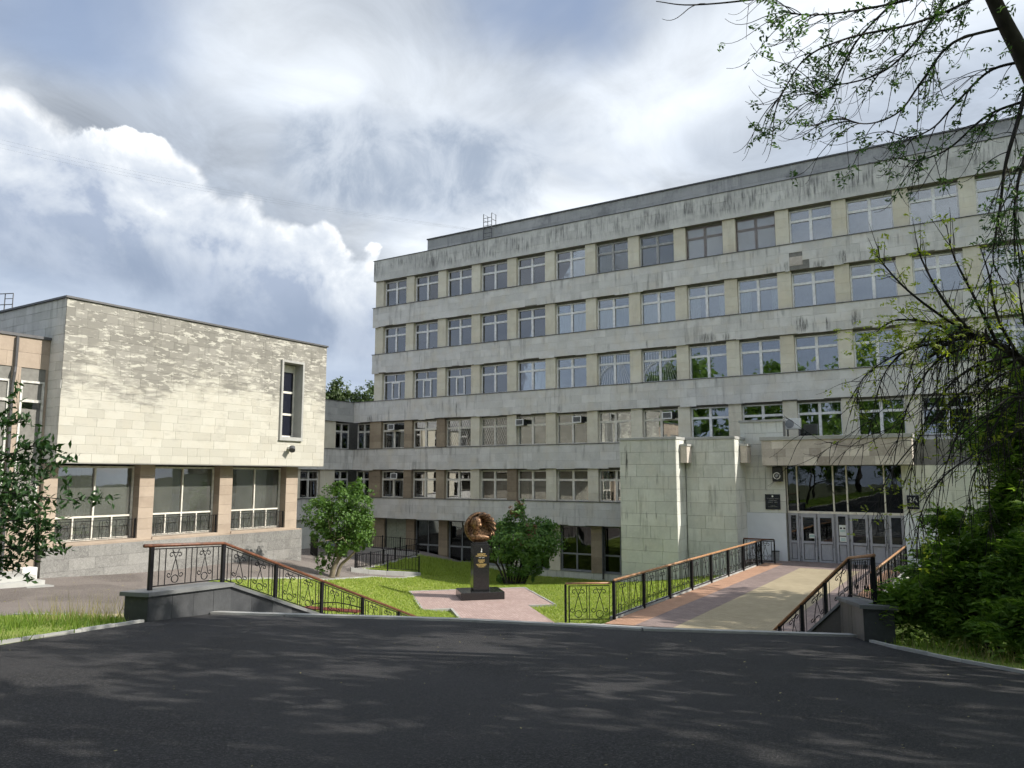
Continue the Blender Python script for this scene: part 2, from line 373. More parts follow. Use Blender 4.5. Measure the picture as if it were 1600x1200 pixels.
M['glass'] = make_glass('window_glass', (0.82, 0.86, 0.86), 1.0, 0.09)
M['oldglass'] = make_glass('old_window_glass', (0.80, 0.83, 0.80), 1.1, 0.24)
M['darkglass'] = make_glass('tinted_glass', (0.34, 0.38, 0.36), 0.65, 0.02)
M['hallglass'] = make_glass('dusty_hall_glass', (0.70, 0.72, 0.68), 1.0, 0.03, dust=0.15)

def make_leaf(name, ca, cb, trans=0.35):
    m, q, b = newmat(name); out = q.n['Material Output']
    t = attr_tone(q); c = q.mix(t, ca, cb)
    q.l.new(c, b.inputs['Base Color']); b.inputs['Roughness'].default_value = 0.5; b.inputs['Specular IOR Level'].default_value = 0.35
    tl = q.node('ShaderNodeBsdfTranslucent'); q.l.new(q.mix(1.0, c, (1.5, 1.6, 0.7), 'MULTIPLY'), tl.inputs[0])
    mx = q.node('ShaderNodeMixShader'); mx.inputs[0].default_value = trans
    q.l.new(b.outputs[0], mx.inputs[1]); q.l.new(tl.outputs[0], mx.inputs[2]); q.l.new(mx.outputs[0], out.inputs[0])
    return m
M['lilac'] = make_leaf('lilac_leaf', (0.06, 0.13, 0.028), (0.135, 0.23, 0.055), 0.35)
M['lilac2'] = make_leaf('dark_lilac_leaf', (0.06, 0.135, 0.035), (0.145, 0.25, 0.07), 0.38)
M['ashleaf'] = make_leaf('ash_leaf', (0.10, 0.185, 0.038), (0.21, 0.32, 0.07), 0.5)
M['skyleaf'] = make_leaf('backlit_ash_leaf', (0.055, 0.11, 0.05), (0.10, 0.17, 0.08), 0.4)
M['youngleaf'] = make_leaf('young_yellow_leaf', (0.17, 0.23, 0.03), (0.36, 0.40, 0.07), 0.5)
M['cherry'] = make_leaf('cherry_leaf', (0.018, 0.05, 0.014), (0.04, 0.09, 0.022), 0.25)
M['farleaf'] = make_leaf('far_leaf', (0.05, 0.085, 0.03), (0.10, 0.14, 0.055), 0.3)
M['flower'] = make_leaf('faded_blossom', (0.16, 0.075, 0.045), (0.26, 0.15, 0.09), 0.1)
M['grassblade'] = make_leaf('grass_blade', (0.18, 0.26, 0.045), (0.36, 0.42, 0.10), 0.42)
M['vergeblade'] = make_leaf('verge_blade', (0.09, 0.165, 0.025), (0.21, 0.29, 0.055), 0.4)
M['straw'] = make_leaf('dry_grass', (0.24, 0.21, 0.09), (0.34, 0.30, 0.15), 0.3)
M['bark'] = stone('grey_bark', (0.035, 0.030, 0.026), (0.075, 0.066, 0.056), streak=0.0, rough=0.95, fine=45)
M['twig'] = stone('dark_twig', (0.020, 0.018, 0.017), (0.045, 0.040, 0.037), rough=0.9, fine=45)
M['palebark'] = stone('pale_bark', (0.16, 0.135, 0.095), (0.26, 0.22, 0.155), rough=0.95, fine=45)

def make_asphalt(name, base, light, speck):
    m, q, b = newmat(name); p = pos(q)
    n = q.noise(p, 0.55, 5.0, 0.6); f = q.noise(p, 34.0, 5.0, 0.8); g = q.noise(p, 95.0, 2.0, 0.7)
    c = q.mix(q.ss(n, 0.3, 0.72), base, light)
    c = q.mix(q.m('MULTIPLY', q.ss(f, 0.50, 0.62), 0.8), c, speck)
    c = q.mix(q.m('MULTIPLY', q.ss(q.noise(p, 21.0, 3.0, 0.7), 0.52, 0.62), 0.55), c, tuple(v * 0.45 for v in base))
    c = q.mix(q.m('MULTIPLY', q.ss(q.noise(q.vm('ADD', p, (7.0, 1.0, 0.0)), 62.0, 2.0, 0.7), 0.60, 0.68), 0.7), c, tuple(v * 1.9 for v in speck))
    pt = q.ss(q.noise(q.vm('ADD', p, (5.0, 3.0, 0.0)), 0.22, 3.0, 0.5, 1.0), 0.47, 0.53)
    c = q.mix(q.m('MULTIPLY', pt, 0.35), c, tuple(v * 1.5 for v in light))
    q.l.new(c, b.inputs['Base Color']); b.inputs['Roughness'].default_value = 0.82; b.inputs['Specular IOR Level'].default_value = 0.35
    bump(q, b, q.m('ADD', f, g), 1.0, 0.02)
    return m
M['asphalt'] = make_asphalt('fresh_asphalt', (0.016, 0.016, 0.019), (0.030, 0.0295, 0.032), (0.085, 0.083, 0.082))
M['oldasphalt'] = make_asphalt('worn_asphalt', (0.135, 0.115, 0.105), (0.20, 0.175, 0.16), (0.26, 0.23, 0.21))

def make_lawn():
    m, q, b = newmat('lawn_turf'); p = pos(q)
    n = q.noise(p, 0.7, 5.0, 0.6); f = q.noise(p, 14.0, 4.0, 0.7); bare = q.noise(p, 1.7, 6.0, 0.65)
    c = q.mix(q.ss(n, 0.3, 0.7), (0.165, 0.235, 0.042), (0.28, 0.33, 0.08))
    c = q.mix(q.m('MULTIPLY', q.ss(f, 0.4, 0.7), 0.55), c, (0.32, 0.31, 0.10))
    c = q.mix(q.m('MULTIPLY', q.ss(bare, 0.56, 0.68), 0.7), c, (0.27, 0.23, 0.10))
    q.l.new(c, b.inputs['Base Color']); b.inputs['Roughness'].default_value = 0.9; b.inputs['Specular IOR Level'].default_value = 0.15
    bump(q, b, f, 0.8, 0.05); return m
M['lawn'] = make_lawn()
def make_soil():
    m, q, b = newmat('earth'); p = pos(q); n = q.noise(p, 2.0, 6.0, 0.6)
    c = q.mix(q.ss(n, 0.35, 0.65), (0.05, 0.06, 0.02), (0.09, 0.10, 0.03)); q.l.new(c, b.inputs['Base Color']); b.inputs['Roughness'].default_value = 0.95
    bump(q, b, n, 0.6, 0.05); return m
M['soil'] = make_soil()
def make_pavers(name, c1, c2, mortar, rot, w=0.2, h=0.1):
    m, q, b = newmat(name); p = pos(q)
    mp = q.node('ShaderNodeMapping'); q.put(mp.inputs[0], p); mp.inputs['Rotation'].default_value = (0, 0, rot)
    br = q.node('ShaderNodeTexBrick'); q.l.new(mp.outputs[0], br.inputs['Vector'])
    br.inputs['Scale'].default_value = 1.0; br.inputs['Brick Width'].default_value = w; br.inputs['Row Height'].default_value = h; br.inputs['Mortar Size'].default_value = 0.006
    br.inputs['Color1'].default_value = c1 + (1,); br.inputs['Color2'].default_value = c2 + (1,); br.inputs['Mortar'].default_value = mortar + (1,)
    n = q.noise(p, 1.1, 4.0); c = q.mix(q.m('MULTIPLY', q.ss(n, 0.35, 0.7), 0.35), br.outputs['Color'], tuple(v * 0.7 for v in c1))
    q.l.new(c, b.inputs['Base Color']); b.inputs['Roughness'].default_value = 0.85; b.inputs['Specular IOR Level'].default_value = 0.3
    bump(q, b, q.m('SUBTRACT', 1.0, br.outputs['Fac']), 0.5, 0.004); return m
M['pavepink'] = make_pavers('pink_pavers', (0.38, 0.275, 0.25), (0.47, 0.355, 0.325), (0.22, 0.17, 0.15), math.radians(45))
M['paveorange'] = make_pavers('orange_pavers', (0.40, 0.235, 0.155), (0.48, 0.295, 0.20), (0.27, 0.16, 0.11), 0.0)
M['pavemauve'] = make_pavers('mauve_pavers', (0.23, 0.175, 0.16), (0.295, 0.23, 0.21), (0.13, 0.11, 0.11), 0.0)
M['pavebeige'] = make_pavers('beige_pavers', (0.35, 0.295, 0.195), (0.42, 0.355, 0.245), (0.25, 0.21, 0.14), 0.0)

def make_patina():
    """the cream facade of the left building: lower courses clean, upper courses grey with pale flaked runs"""
    m, q, b = newmat('cream_limestone_with_patina'); p = pos(q); t = attr_tone(q); zz = q.sep(p)[2]
    c = q.mix(t, (0.42, 0.405, 0.355), (0.51, 0.495, 0.44))
    n1 = q.noise(p, 1.6, 5.0, 0.6)
    c = q.mix(q.m('MULTIPLY', q.ss(n1, 0.4, 0.7), 0.3), c, (0.46, 0.425, 0.35))
    hz = q.noise(q.scale(p, (0.8, 0.8, 3.2)), 1.6, 7.0, 0.65)
    big = q.noise(p, 0.42, 3.0)
    lvl = q.m('ADD', zz, q.m('ADD', q.m('MULTIPLY', q.m('SUBTRACT', big, 0.5), 4.5), q.m('MULTIPLY', q.m('SUBTRACT', hz, 0.5), 5.0)))
    k = q.m('MULTIPLY', q.ss(lvl, 3.0, 4.5), 0.95)
    grey = q.mix(t, (0.185, 0.178, 0.16), (0.275, 0.265, 0.24))
    c = q.mix(k, c, grey)
    fl = q.noise(q.vm('ADD', q.scale(p, (1.1, 1.1, 4.2)), (5.0, 1.0, 3.0)), 1.9, 6.0, 0.68)
    lowp = q.m('MULTIPLY', q.ss(q.noise(q.vm('ADD', q.scale(p, (1.2, 1.2, 3.0)), (9.0, 2.0, 7.0)), 1.4, 6.0, 0.66), 0.52, 0.66), q.ss(zz, 0.6, 2.2, 0.15, 0.55))
    c = q.mix(lowp, c, (0.36, 0.345, 0.305))
    run = q.m('MULTIPLY', q.ss(q.noise(q.scale(p, (5.0, 5.0, 0.35)), 1.2, 5.0, 0.6), 0.55, 0.72), q.ss(zz, 3.6, 6.5, 0.0, 0.55))
    c = q.mix(run, c, (0.15, 0.147, 0.135))
    flk = q.m('MULTIPLY', q.ss(fl, 0.545, 0.60), q.ss(zz, 2.4, 3.6))
    c = q.mix(q.m('MULTIPLY', flk, 0.85), c, (0.51, 0.495, 0.44))
    q.l.new(c, b.inputs['Base Color']); b.inputs['Roughness'].default_value = 0.85; b.inputs['Specular IOR Level'].default_value = 0.25
    bump(q, b, q.m('ADD', q.noise(p, 18.0, 5.0, 0.65), hz), 0.45, 0.015); return m
M['patina'] = make_patina()
def make_bronze():
    m, q, b = newmat('bronze'); p = pos(q); n = q.noise(p, 14.0, 5.0, 0.6)
    c = q.mix(q.ss(n, 0.35, 0.65), (0.045, 0.024, 0.015), (0.29, 0.175, 0.10)); q.l.new(c, b.inputs['Base Color'])
    b.inputs['Metallic'].default_value = 0.75; b.inputs['Roughness'].default_value = 0.42; bump(q, b, q.noise(p, 22.0, 5.0), 0.5, 0.02); return m
M['bronze'] = make_bronze()
def make_polished():
    m, q, b = newmat('polished_black_granite'); p = pos(q); n = q.noise(p, 60.0, 3.0, 0.7)
    c = q.mix(q.ss(n, 0.45, 0.75), (0.012, 0.012, 0.014), (0.055, 0.055, 0.055)); q.l.new(c, b.inputs['Base Color']); b.inputs['Roughness'].default_value = 0.16; return m
M['polished'] = make_polished()

# ------------------------------------------------------------------ slabs
def slab_rects(u0, u1, v0, v1, su, sv, holes=(), jit=0.18, ragged=0.0, r=random):
    """running-bond courses over a rectangle; returns (u0,u1,v0,v1) pieces"""
    n = max(1, round((v1 - v0) / sv)); h = (v1 - v0) / n; out = []
    for i in range(n):
        a = v0 + i * h; b = a + h
        u = u0 - r.random() * su * 0.8
        while u < u1:
            w = su * (1 + (r.random() - 0.5) * 2 * jit * 2); p0 = max(u, u0); p1 = min(u + w, u1)
            if u1 - p1 < 0.12: p1 = u1; w = u1 - u + 1
            if p1 - p0 > 0.05:
                pieces = [(p0, p1)]
                for (hu0, hu1, hv0, hv1) in holes:
                    if b <= hv0 + 0.01 or a >= hv1 - 0.01: continue
                    nx = []
                    for (c0, c1) in pieces:
                        if c1 <= hu0 or c0 >= hu1: nx.append((c0, c1))
                        else:
                            if hu0 - c0 > 0.03: nx.append((c0, hu0))
                            if c1 - hu1 > 0.03: nx.append((hu1, c1))
                    pieces = nx
                for (c0, c1) in pieces:
                    lo = a
                    if ragged and i == 0: lo = a + (r.random() < 0.45) * r.uniform(-ragged, ragged)
                    out.append((c0, c1, lo, b))
            u += w
    return out
def slab_box(mb, rect, face, plane, th=0.03, gap=0.007, r=random, tone=None):
    """face: '-y', '+x' or '+y','-x' ; plane = coordinate of the outer surface; the piece stands on th of depth"""
    u0, u1, v0, v1 = rect; g = gap / 2; pr = r.uniform(-0.004, 0.005)
    t = r.random() if tone is None else tone
    if face == '-y': mb.box(u0 + g, u1 - g, plane - pr, plane + th, v0 + g, v1 - g, t)
    elif face == '+x': mb.box(plane - th, plane + pr, u0 + g, u1 - g, v0 + g, v1 - g, t)
    elif face == '-x': mb.box(plane - pr, plane + th, u0 + g, u1 - g, v0 + g, v1 - g, t)
    else: mb.box(u0 + g, u1 - g, plane - th, plane + pr, v0 + g, v1 - g, t)
def clad(parent, rects, face, plane, mat, name='stone_slab', budget=300, key=None, rest='stone_cladding', th=0.03, gap=0.007):
    """the first `budget` pieces (largest in the photograph, by key) become parts; the rest one stuff part"""
    items = list(rects)
    if key: items.sort(key=key)
    n = 0; restmb = MB()
    for rc in items:
        if n < budget:
            mb = MB(); slab_box(mb, rc, face, plane, th, gap); mb.build(name, mat, parent); n += 1
        else: slab_box(restmb, rc, face, plane, th, gap)
    if restmb.v: tag(restmb.build(rest, mat, parent), kind='stuff')
    return n

# ------------------------------------------------------------------ windows
CACHE = {}
def cached(key, fn):
    if key not in CACHE: CACHE[key] = fn()
    return CACHE[key]
def frame_mesh(w, h, style, mat):
    mb = MB(); o = 0.075; d0, d1 = -0.04, 0.06
    def vb(x, wd, z0, z1, y=-0.05): mb.box(x - wd / 2, x + wd / 2, y, d1, z0, z1)
    def hb(z, hd, x0, x1, y=-0.045): mb.box(x0, x1, y, d1 - 0.003, z - hd / 2, z + hd / 2)
    mb.box(-w / 2, -w / 2 + o, d0, d1, 0, h); mb.box(w / 2 - o, w / 2, d0, d1, 0, h)
    mb.box(-w / 2 + o, w / 2 - o, d0, d1 - 0.002, 0, o); mb.box(-w / 2 + o, w / 2 - o, d0, d1 - 0.002, h - o, h)
    panes = []; x0, x1 = -w / 2 + o, w / 2 - o
    if style == 'cross':
        tz = h * 0.68; vb(0, 0.15, o, h - o); hb(tz, 0.13, x0, -0.075); hb(tz, 0.13, 0.075, x1)
        # inner sashes
        panes = [(x0, -0.075, o, tz - 0.065), (0.075, x1, o, tz - 0.065), (x0, -0.075, tz + 0.065, h - o), (0.075, x1, tz + 0.065, h - o)]
    elif style == 'plastic':
        tz = h * 0.70; hb(tz, 0.09, x0, x1); vb(0, 0.06, tz + 0.045, h - o)
        vb(-0.30, 0.10, o, tz - 0.045); vb(0.36, 0.10, o, tz - 0.045)
        mb.box(-0.25, 0.31, -0.045, d1 - 0.004, tz - 0.125, tz - 0.05); mb.box(-0.25, 0.31, -0.045, d1 - 0.004, o + 0.003, o + 0.07)
        panes = [(x0, -0.35, o, tz - 0.045), (-0.25, 0.31, o + 0.07, tz - 0.125), (0.41, x1, o, tz - 0.045), (x0, -0.03, tz + 0.045, h - o), (0.03, x1, tz + 0.045, h - o)]
    elif style == 'ground':
        tz = h * 0.37; hb(tz, 0.10, x0, x1); vb(0, 0.10, o, tz - 0.05); vb(0, 0.05, tz + 0.05, h - o, -0.02)
        panes = [(x0, -0.05, o, tz - 0.05), (0.05, x1, o, tz - 0.05), (x0, -0.025, tz + 0.05, h - o), (0.025, x1, tz + 0.05, h - o)]
    elif style == 'hall':
        tz = h * 0.315; hb(tz, 0.07, x0, x1); vb(0, 0.06, tz + 0.035, h - o, -0.05); vb(0, 0.06, o, tz - 0.035, -0.05)
        vb(x0 / 2, 0.05, o, tz - 0.035); vb(x1 / 2, 0.05, o, tz - 0.035)
        q = x1 / 2
        panes = [(x0, -q - .035, o, tz - .05), (-q + .035, -.045, o, tz - .05), (.045, q - .035, o, tz - .05), (q + .035, x1, o, tz - .05), (x0, -.05, tz + .05, h - o), (.05, x1, tz + .05, h - o)]
    elif style == 'tall':
        tz = h * 0.84; hb(tz, 0.10, x0, x1)
        panes = [(x0, x1, o, tz - .05), (x0, x1, tz + .05, h - o)]
    me = fast_mesh('window', mb.v, mb.f, mb.t); me.materials.append(mat)
    return me, panes
def pane_mesh(w, h, mat):
    mb = MB().box(-w / 2, w / 2, 0, 0.008, -h / 2, h / 2); me = fast_mesh('pane', mb.v, mb.f, mb.t); me.materials.append(mat); return me
def curtain_mesh(x0, x1, z0, z1, mat, amp=0.025, per=0.13):
    n = max(4, int((x1 - x0) / per * 4)); V = []; F = []
    for i in range(n + 1):
        x = x0 + (x1 - x0) * i / n; y = amp * math.sin(i * math.pi / 2) + 0.012 * random.uniform(-1, 1)
        V += [(x, y, z0), (x, y, z1)]
    for i in range(n): F.append((2 * i, 2 * i + 2, 2 * i + 3, 2 * i + 1))
    me = fast_mesh('curtain', V, F, [0.5] * len(V)); me.materials.append(mat); return me
def grille_mesh(w, h, kind, mat):
    mb = MB(); r = 0.011
    def clip(p, d):
        ts = []
        for k, lo, hi in ((0, -w / 2, w / 2), (1, 0, h)):
            if abs(d[k]) > 1e-6: ts.append(sorted(((lo - p[k]) / d[k], (hi - p[k]) / d[k])))
        a = max(t[0] for t in ts); b = min(t[1] for t in ts)
        return (a, b) if b - a > 0.05 else None
    if kind == 'diamond':
        for s in (1, -1):
            for i in range(-14, 26):
                p = (-w / 2 + i * 0.19, 0.0); d = (0.5 * s, 1.0); c = clip(p, d)
                if c: mb.bar((p[0] + d[0] * c[0], 0, d[1] * c[0]), (p[0] + d[0] * c[1], 0, d[1] * c[1]), r)
    elif kind == 'mesh':
        for s in (1, -1):
            for i in range(-22, 44):
                p = (-w / 2 + i * 0.115, 0.0); d = (1.0 * s, 0.8); c = clip(p, d)
                if c: mb.bar((p[0] + d[0] * c[0], 0, d[1] * c[0]), (p[0] + d[0] * c[1], 0, d[1] * c[1]), 0.008)
    else:
        for i in range(13):
            x = -w / 2 + w * i / 12; mb.bar((x, 0, h * 0.66), (x, 0, h), r); mb.bar((x, 0, 0), (x * 0.3 + (0.25 if i > 6 else -0.25), 0, h * 0.66), r)
        for i in range(6): mb.bar((-w / 2, 0, h * 0.1 * i), (-w / 2 + w * 0.16 * (i + 1) * 0.5, 0, h * 0.64), r)
    me = fast_mesh('grille', mb.v, mb.f, mb.t); me.materials.append(mat); return me
def window(parent, loc, w, h, style='cross', fmat='frame', gmat='glass', rz=0.0, curtains=(), grille=None, label=None, gcolor='iron'):
    """loc: world position of the bottom centre of the opening, on the frame plane"""
    me, panes = cached(('f', round(w, 2), round(h, 2), style, fmat), lambda: frame_mesh(w, h, style, M[fmat]))
    o = bpy.data.objects.new('window', me); C.objects.link(o); o.parent = parent
    o.location = Vector(loc) - Vector(wloc(parent)); o.rotation_euler = (0, 0, rz)
    if label: o['label'] = label
    for (a, b, c, d) in panes:
        pm = cached(('p', round(b - a, 2), round(d - c, 2), gmat), lambda: pane_mesh(b - a + 0.01, d - c + 0.01, M[gmat]))
        inst('pane', pm, o, ((a + b) / 2, 0.02, (c + d) / 2), (math.radians(random.gauss(0, 0.35)), 0, math.radians(random.gauss(0, 0.45))))
    for (a, b, c, d, cm) in curtains:
        inst('curtain', curtain_mesh(-w / 2 + a * w, -w / 2 + b * w, c * h, d * h, M[cm]), o, (0, 0.16, 0))
    if grille: inst('grille', cached(('g', round(w, 2), round(h, 2), grille, gcolor), lambda: grille_mesh(w - 0.1, h - 0.08, grille, M[gcolor])), o, (0, -0.09, 0.04))
    return o

# ------------------------------------------------------------------ the main building
YF = 43.23                                   # front of the stone bands
PITCH = 3.0; XC0 = -37.80                    # window axes
def xc(k): return XC0 + PITCH * k
BANDS = [(14.94, 16.57, -39.84), (11.35, 12.84, -39.84), (7.75, 9.20, -39.84), (4.10, 5.63, -41.6), (0.49, 2.02, -41.6), (-3.05, -1.60, -41.6)]
XR = 2.75
def build_office():
    B = thing('office_building', 'long grey limestone institute building with five rows of windows over a dark ground floor', 'building', (-18.0, 44.0, -6.5))
    MB().box(-39.7, XR, 45.6, 58.0, -6.9, 16.45).build('rear_block', M['backing'], B)
    MB().box(-39.84, -39.55, 43.75, 58.0, 5.66, 14.9).build('end_wall', M['lime'], B)
    rects_main = []
    for i, (zb, zt, xl) in enumerate(BANDS):
        xr = -15.0 if i == 5 else XR
        MB().box(xl + 0.02, xr, YF + 0.032, 45.6, zb + 0.01, zt - 0.005).build('spandrel_band', M['backing'], B)
        MB().box(xl - 0.05, xr, YF - 0.05, 43.62, zt, zt + 0.035).build('sill_flashing', M['metal'], B)
        rc = slab_rects(xl, xr, zb, zt, 1.02, 0.49, holes=[(-8.95, -8.25, 11.6, 12.1), (-8.4, -7.9, 11.35, 11.62)] if i == 1 else [], ragged=0.06 if i else 0.0)
        if i == 1: MB().box(-8.95, -8.25, YF + .014, YF + .0315, 11.6, 12.1).build('repair_patch', M['canopy'], B)
        if i == 0:
            clad(B, rc, '-y', YF, M['fascia'], 'fascia_slab', 150, key=lambda r: abs(r[0] + 6), rest='fascia_cladding', gap=0.006)
        else: rects_main += [(r, i) for r in rc]
    rects_main.sort(key=lambda ri: (-ri[0][0] if ri[0][0] < 1.4 else 99))
    restmb = MB(); n = 0
    for r, i in rects_main:
        if n < 300: mb = MB(); slab_box(mb, r, '-y', YF, 0.03, 0.006); mb.build('stone_slab', M['limeface'], B); n += 1
        else: slab_box(restmb, r, '-y', YF, 0.03, 0.006)
    tag(restmb.build('stone_cladding', M['limeface'], B), kind='stuff')
    # set-back parapet on the roof
    MB().box(-35.25, XR, 44.13, 57.0, 16.50, 17.76).build('parapet', M['backing'], B)
    MB().box(-35.32, XR, 44.02, 57.1, 17.76, 17.84).build('parapet_flashing', M['metal'], B)
    clad(B, slab_rects(-35.25, XR, 16.5, 17.76, 1.5, 0.63), '-y', 44.1, M['parapet'], 'parapet_slab', 70, key=lambda r: abs(r[0] + 8), rest='parapet_cladding')
    clad(B, slab_rects(44.1, 46.5, 16.5, 17.76, 1.2, 0.63), '-x', -35.28, M['parapet'], 'parapet_slab', 6, rest='parapet_cladding')
    # window rows, top one first
    rows = [(12.84, 14.94), (9.20, 11.35), (5.63, 7.75), (2.02, 4.10), (-1.60, 0.49)]
    W = 2.26; r = random.Random(3)
    def pier(x0, x1, z0, z1, mat='pier', y0=43.39, nb=4):
        mb = MB(); h = (z1 - z0) / nb; b = r.random()
        for j in range(nb): mb.box(x0 + 0.003, x1 - 0.003, y0 - r.uniform(0, 0.004), 43.95, z0 + j * h + 0.003, z0 + (j + 1) * h - 0.003, min(1, max(0, b + r.uniform(-0.35, 0.35))))
        return mb.build('pier', M[mat], B)
    for ri, (z0, z1) in enumerate(rows):
        z0 = z0 + 0.035
        MB().box(-41.5 if ri > 2 else -39.7, XR, 43.64, 43.95, z1 - 0.11, z1 - 0.001).build('lintel', M['backing'], B)
        left = -39.72 if ri < 3 else -40.05
        pier(left, xc(0) - W / 2, z0, z1, 'pier' if ri < 3 else 'brownpier')
        for k in range(0, 14):
            if ri == 4 and 7 <= k <= 12: continue
            if k == 13: pier(xc(k) + W / 2, XR - 0.1, z0, z1); 
            else: pier(xc(k) + W / 2, xc(k + 1) - W / 2, z0, z1, 'brownpier' if (ri >= 3 and k < 2) or (ri == 4 and k == 3) else 'pier')
            cs = []; style = 'cross'; fm = 'frame'; gr = None; gc = 'iron'
            u = r.random()
            if ri == 0:
                if k == 6: cs = [(0.05, 0.42, 0.02, 0.7, 'curtain')]; gr = 'mesh'
                if k in (7, 8, 9): gr = 'mesh'
                if k in (8, 9): fm = 'brownframe'; gc = 'frame'
                if k in (2, 4): cs = [(0.05, 0.25, 0.0, 0.98, 'curtainblue')]
            elif ri == 1:
                if k in (5, 6, 7): cs = [(0.03, 0.97, 0.0, 0.70, 'curtain')]
                elif k < 5: cs = [(0.04, 0.40, 0.0, 0.95, 'curtain')] if k in (0, 2, 3) else [(0.5, 0.95, 0.0, 0.95, 'curtainblue')]
                elif k in (8, 9): cs = [(0.04, 0.30, 0.0, 0.68, 'curtain'), (0.8, 0.97, 0.0, 0.68, 'curtain')]
                elif u < 0.4: cs = [(0.03, 0.3, 0, 0.95, 'curtainblue')]
            elif ri == 2:
                if k < 3: style = 'plastic'; cs = [] if k == 0 else [(0.03, 0.97, 0.0, 0.95, 'curtain' if k == 1 else 'curtainblue')]
                elif k == 3: cs = [(0.03, 0.46, 0, 0.66, 'curtain')]
                elif k in (6, 7): gr = 'fan'; gc = 'frame'
                elif k == 4: cs = [(0.55, 0.95, 0, 0.66, 'curtainblue')]
            elif ri == 3:
                if k == 0: cs = [(0.05, 0.95, 0, 0.66, 'curtainblue')]
                elif k == 1: cs = [(0.04, 0.35, 0, 0.66, 'curtainbrown'), (0.53, 0.97, 0, 0.98, 'curtainbrown')]
                elif k in (2, 3): gr = 'diamond'; gc = 'creamframe'
                elif k in (4, 6): cs = [(0.03, 0.5, 0, 0.68, 'curtainbrown')]
                elif k == 8: cs = [(0.04, 0.22, 0, 0.67, 'curtainblue')]
                fm = 'creamframe' if k < 8 else 'frame'
            else:
                if k == 0: cs = [(0.03, 0.97, 0, 0.70, 'curtainblue')]
                elif k == 1: cs = [(0.03, 0.45, 0, 0.66, 'curtainblue'), (0.53, 0.97, 0, 0.98, 'curtain')]
                elif k == 2: cs = [(0.14, 0.34, 0, 0.67, 'curtainblue'), (0.55, 0.72, 0, 0.67, 'curtainblue')]
                elif k == 3: cs = [(0.03, 0.25, 0, 0.67, 'curtainblue')]
                elif k == 4: cs = [(0.04, 0.30, 0, 0.67, 'curtainbrown')]
                elif k in (5, 6): cs = [(0.04, 0.96, 0, 0.67, 'curtainblue')]
                fm = 'creamframe'
            window(B, (xc(k), 43.68, z0), W, z1 - z0 - 0.10, style, fm, 'oldglass' if ri >= 3 and k < 8 else 'glass', 0, cs, gr, gcolor=gc)
    # inner half of the corner windows by the link
    for (z0, z1) in rows[3:]:
        window(B, (-40.80, 43.68, z0 + 0.035), 1.46, z1 - z0 - 0.13, 'cross', 'oldframe', 'glass', 0, [(0.03, 0.25, 0, .67, 'curtainblue')])
    # blank wall where the first row runs behind the entrance
    MB().box(-18.0, XC0 + PITCH * 13 - W / 2, 43.42, 44.2, -1.57, 0.488).build('wall', M['lime'], B)
    # ground floor
    MB().box(-41.6, -15.0, 43.86, 45.6, -7.0, -5.98).build('base_wall', M['backing'], B)
    clad(B, slab_rects(-41.6, -15.0, -6.9, -5.98, 1.0, 0.46), '-y', 43.83, M['tower'], 'base_slab', 40, key=lambda q: -q[0], rest='base_cladding')
    MB().box(-41.6, -15.0, 43.80, 44.05, -5.98, -5.93).build('sill', M['greyframe'], B)
    for k in range(0, 7):
        if k == 0:
            d = MB()
            for j in range(2): d.box(xc(0) - 0.95 + j * 0.96, xc(0) - 0.01 + j * 0.96, 44.05, 44.10, -5.95, -3.08)
            for j in range(2):
                for zq in (-5.6, -4.75, -4.55, -3.4): d.box(xc(0) - 0.90 + j * 0.96, xc(0) - 0.06 + j * 0.96, 44.03, 44.055, zq, zq + 0.07)
            d.build('double_door', plain('sage_door_paint', (0.30, 0.33, 0.26), 0.6), B)
        else: window(B, (xc(k), 44.06, -5.93), 2.22, 2.82, 'ground', 'greyframe', 'darkglass', 0, [(0.05, 0.95, 0.05, 0.95, 'curtainbrown')] if k == 1 else ([(0.1, 0.8, 0.4, 0.98, 'curtainblue')] if k in (5,) else []))
        pier(xc(k) + 1.11, xc(k + 1) - 1.11, -5.98, -3.05, 'brownpier' if k in (0, 1, 5) else 'pier', 43.80, 6)
    pier(-40.0, xc(0) - 1.0, -5.98, -3.05, 'brownpier', 43.80, 6); 
    window(B, (-40.75, 44.06, -5.4), 1.4, 2.3, 'ground', 'greyframe', 'darkglass')
    MB().tube([(-20.86, 43.74, -3.1), (-20.86, 43.74, -6.3)], 0.06, 8).build('drainpipe', M['metal'], B)
    # link wing at the inner corner
    XL = -41.6
    MB().box(-56.0, -43.3, 27.6, 58.0, -6.9, 5.5).build('link_block', M['backing'], B)
    for (zb, zt, _) in BANDS[3:]:
        MB().box(-43.4, XL - 0.032, 27.9, YF + 0.02, zb + 0.01, zt - 0.005).build('spandrel_band', M['backing'], B)
        MB().box(-42.0, XL + 0.05, 27.9, YF - 0.051, zt + 0.001, zt + 0.036).build('sill_flashing', M['metal'], B)
        mat = M['parapet'] if zt > 5 else M['lime']
        clad(B, slab_rects(27.9, YF - 0.002, zb, zt, 1.0, 0.49), '+x', XL, mat, 'stone_slab', 0, rest='link_cladding')
    for (z0, z1) in rows[3:]:
        for yc, w in ((42.35, 1.6), (39.15, 1.9), (36.0, 1.9), (33.0, 1.9), (30.0, 1.9)):
            window(B, (-42.02, yc, z0 + 0.035), w, z1 - z0 - 0.13, 'cross', 'oldframe', 'glass', math.pi / 2, [(0.5, 0.9, 0, .67, 'curtainblue')] if yc > 42 else [])
        for y0, y1 in ((40.1, 41.54), (36.95, 38.2), (33.95, 35.05), (30.95, 32.05)):
            MB().box(-43.0, -41.76, y0, y1, z0 + 0.03, z1, 0.5).build('pier', M['pier'], B)
    MB().box(-43.4, -41.9, 27.9, 43.9, -6.5, -3.05).build('base_wall', M['backing'], B)
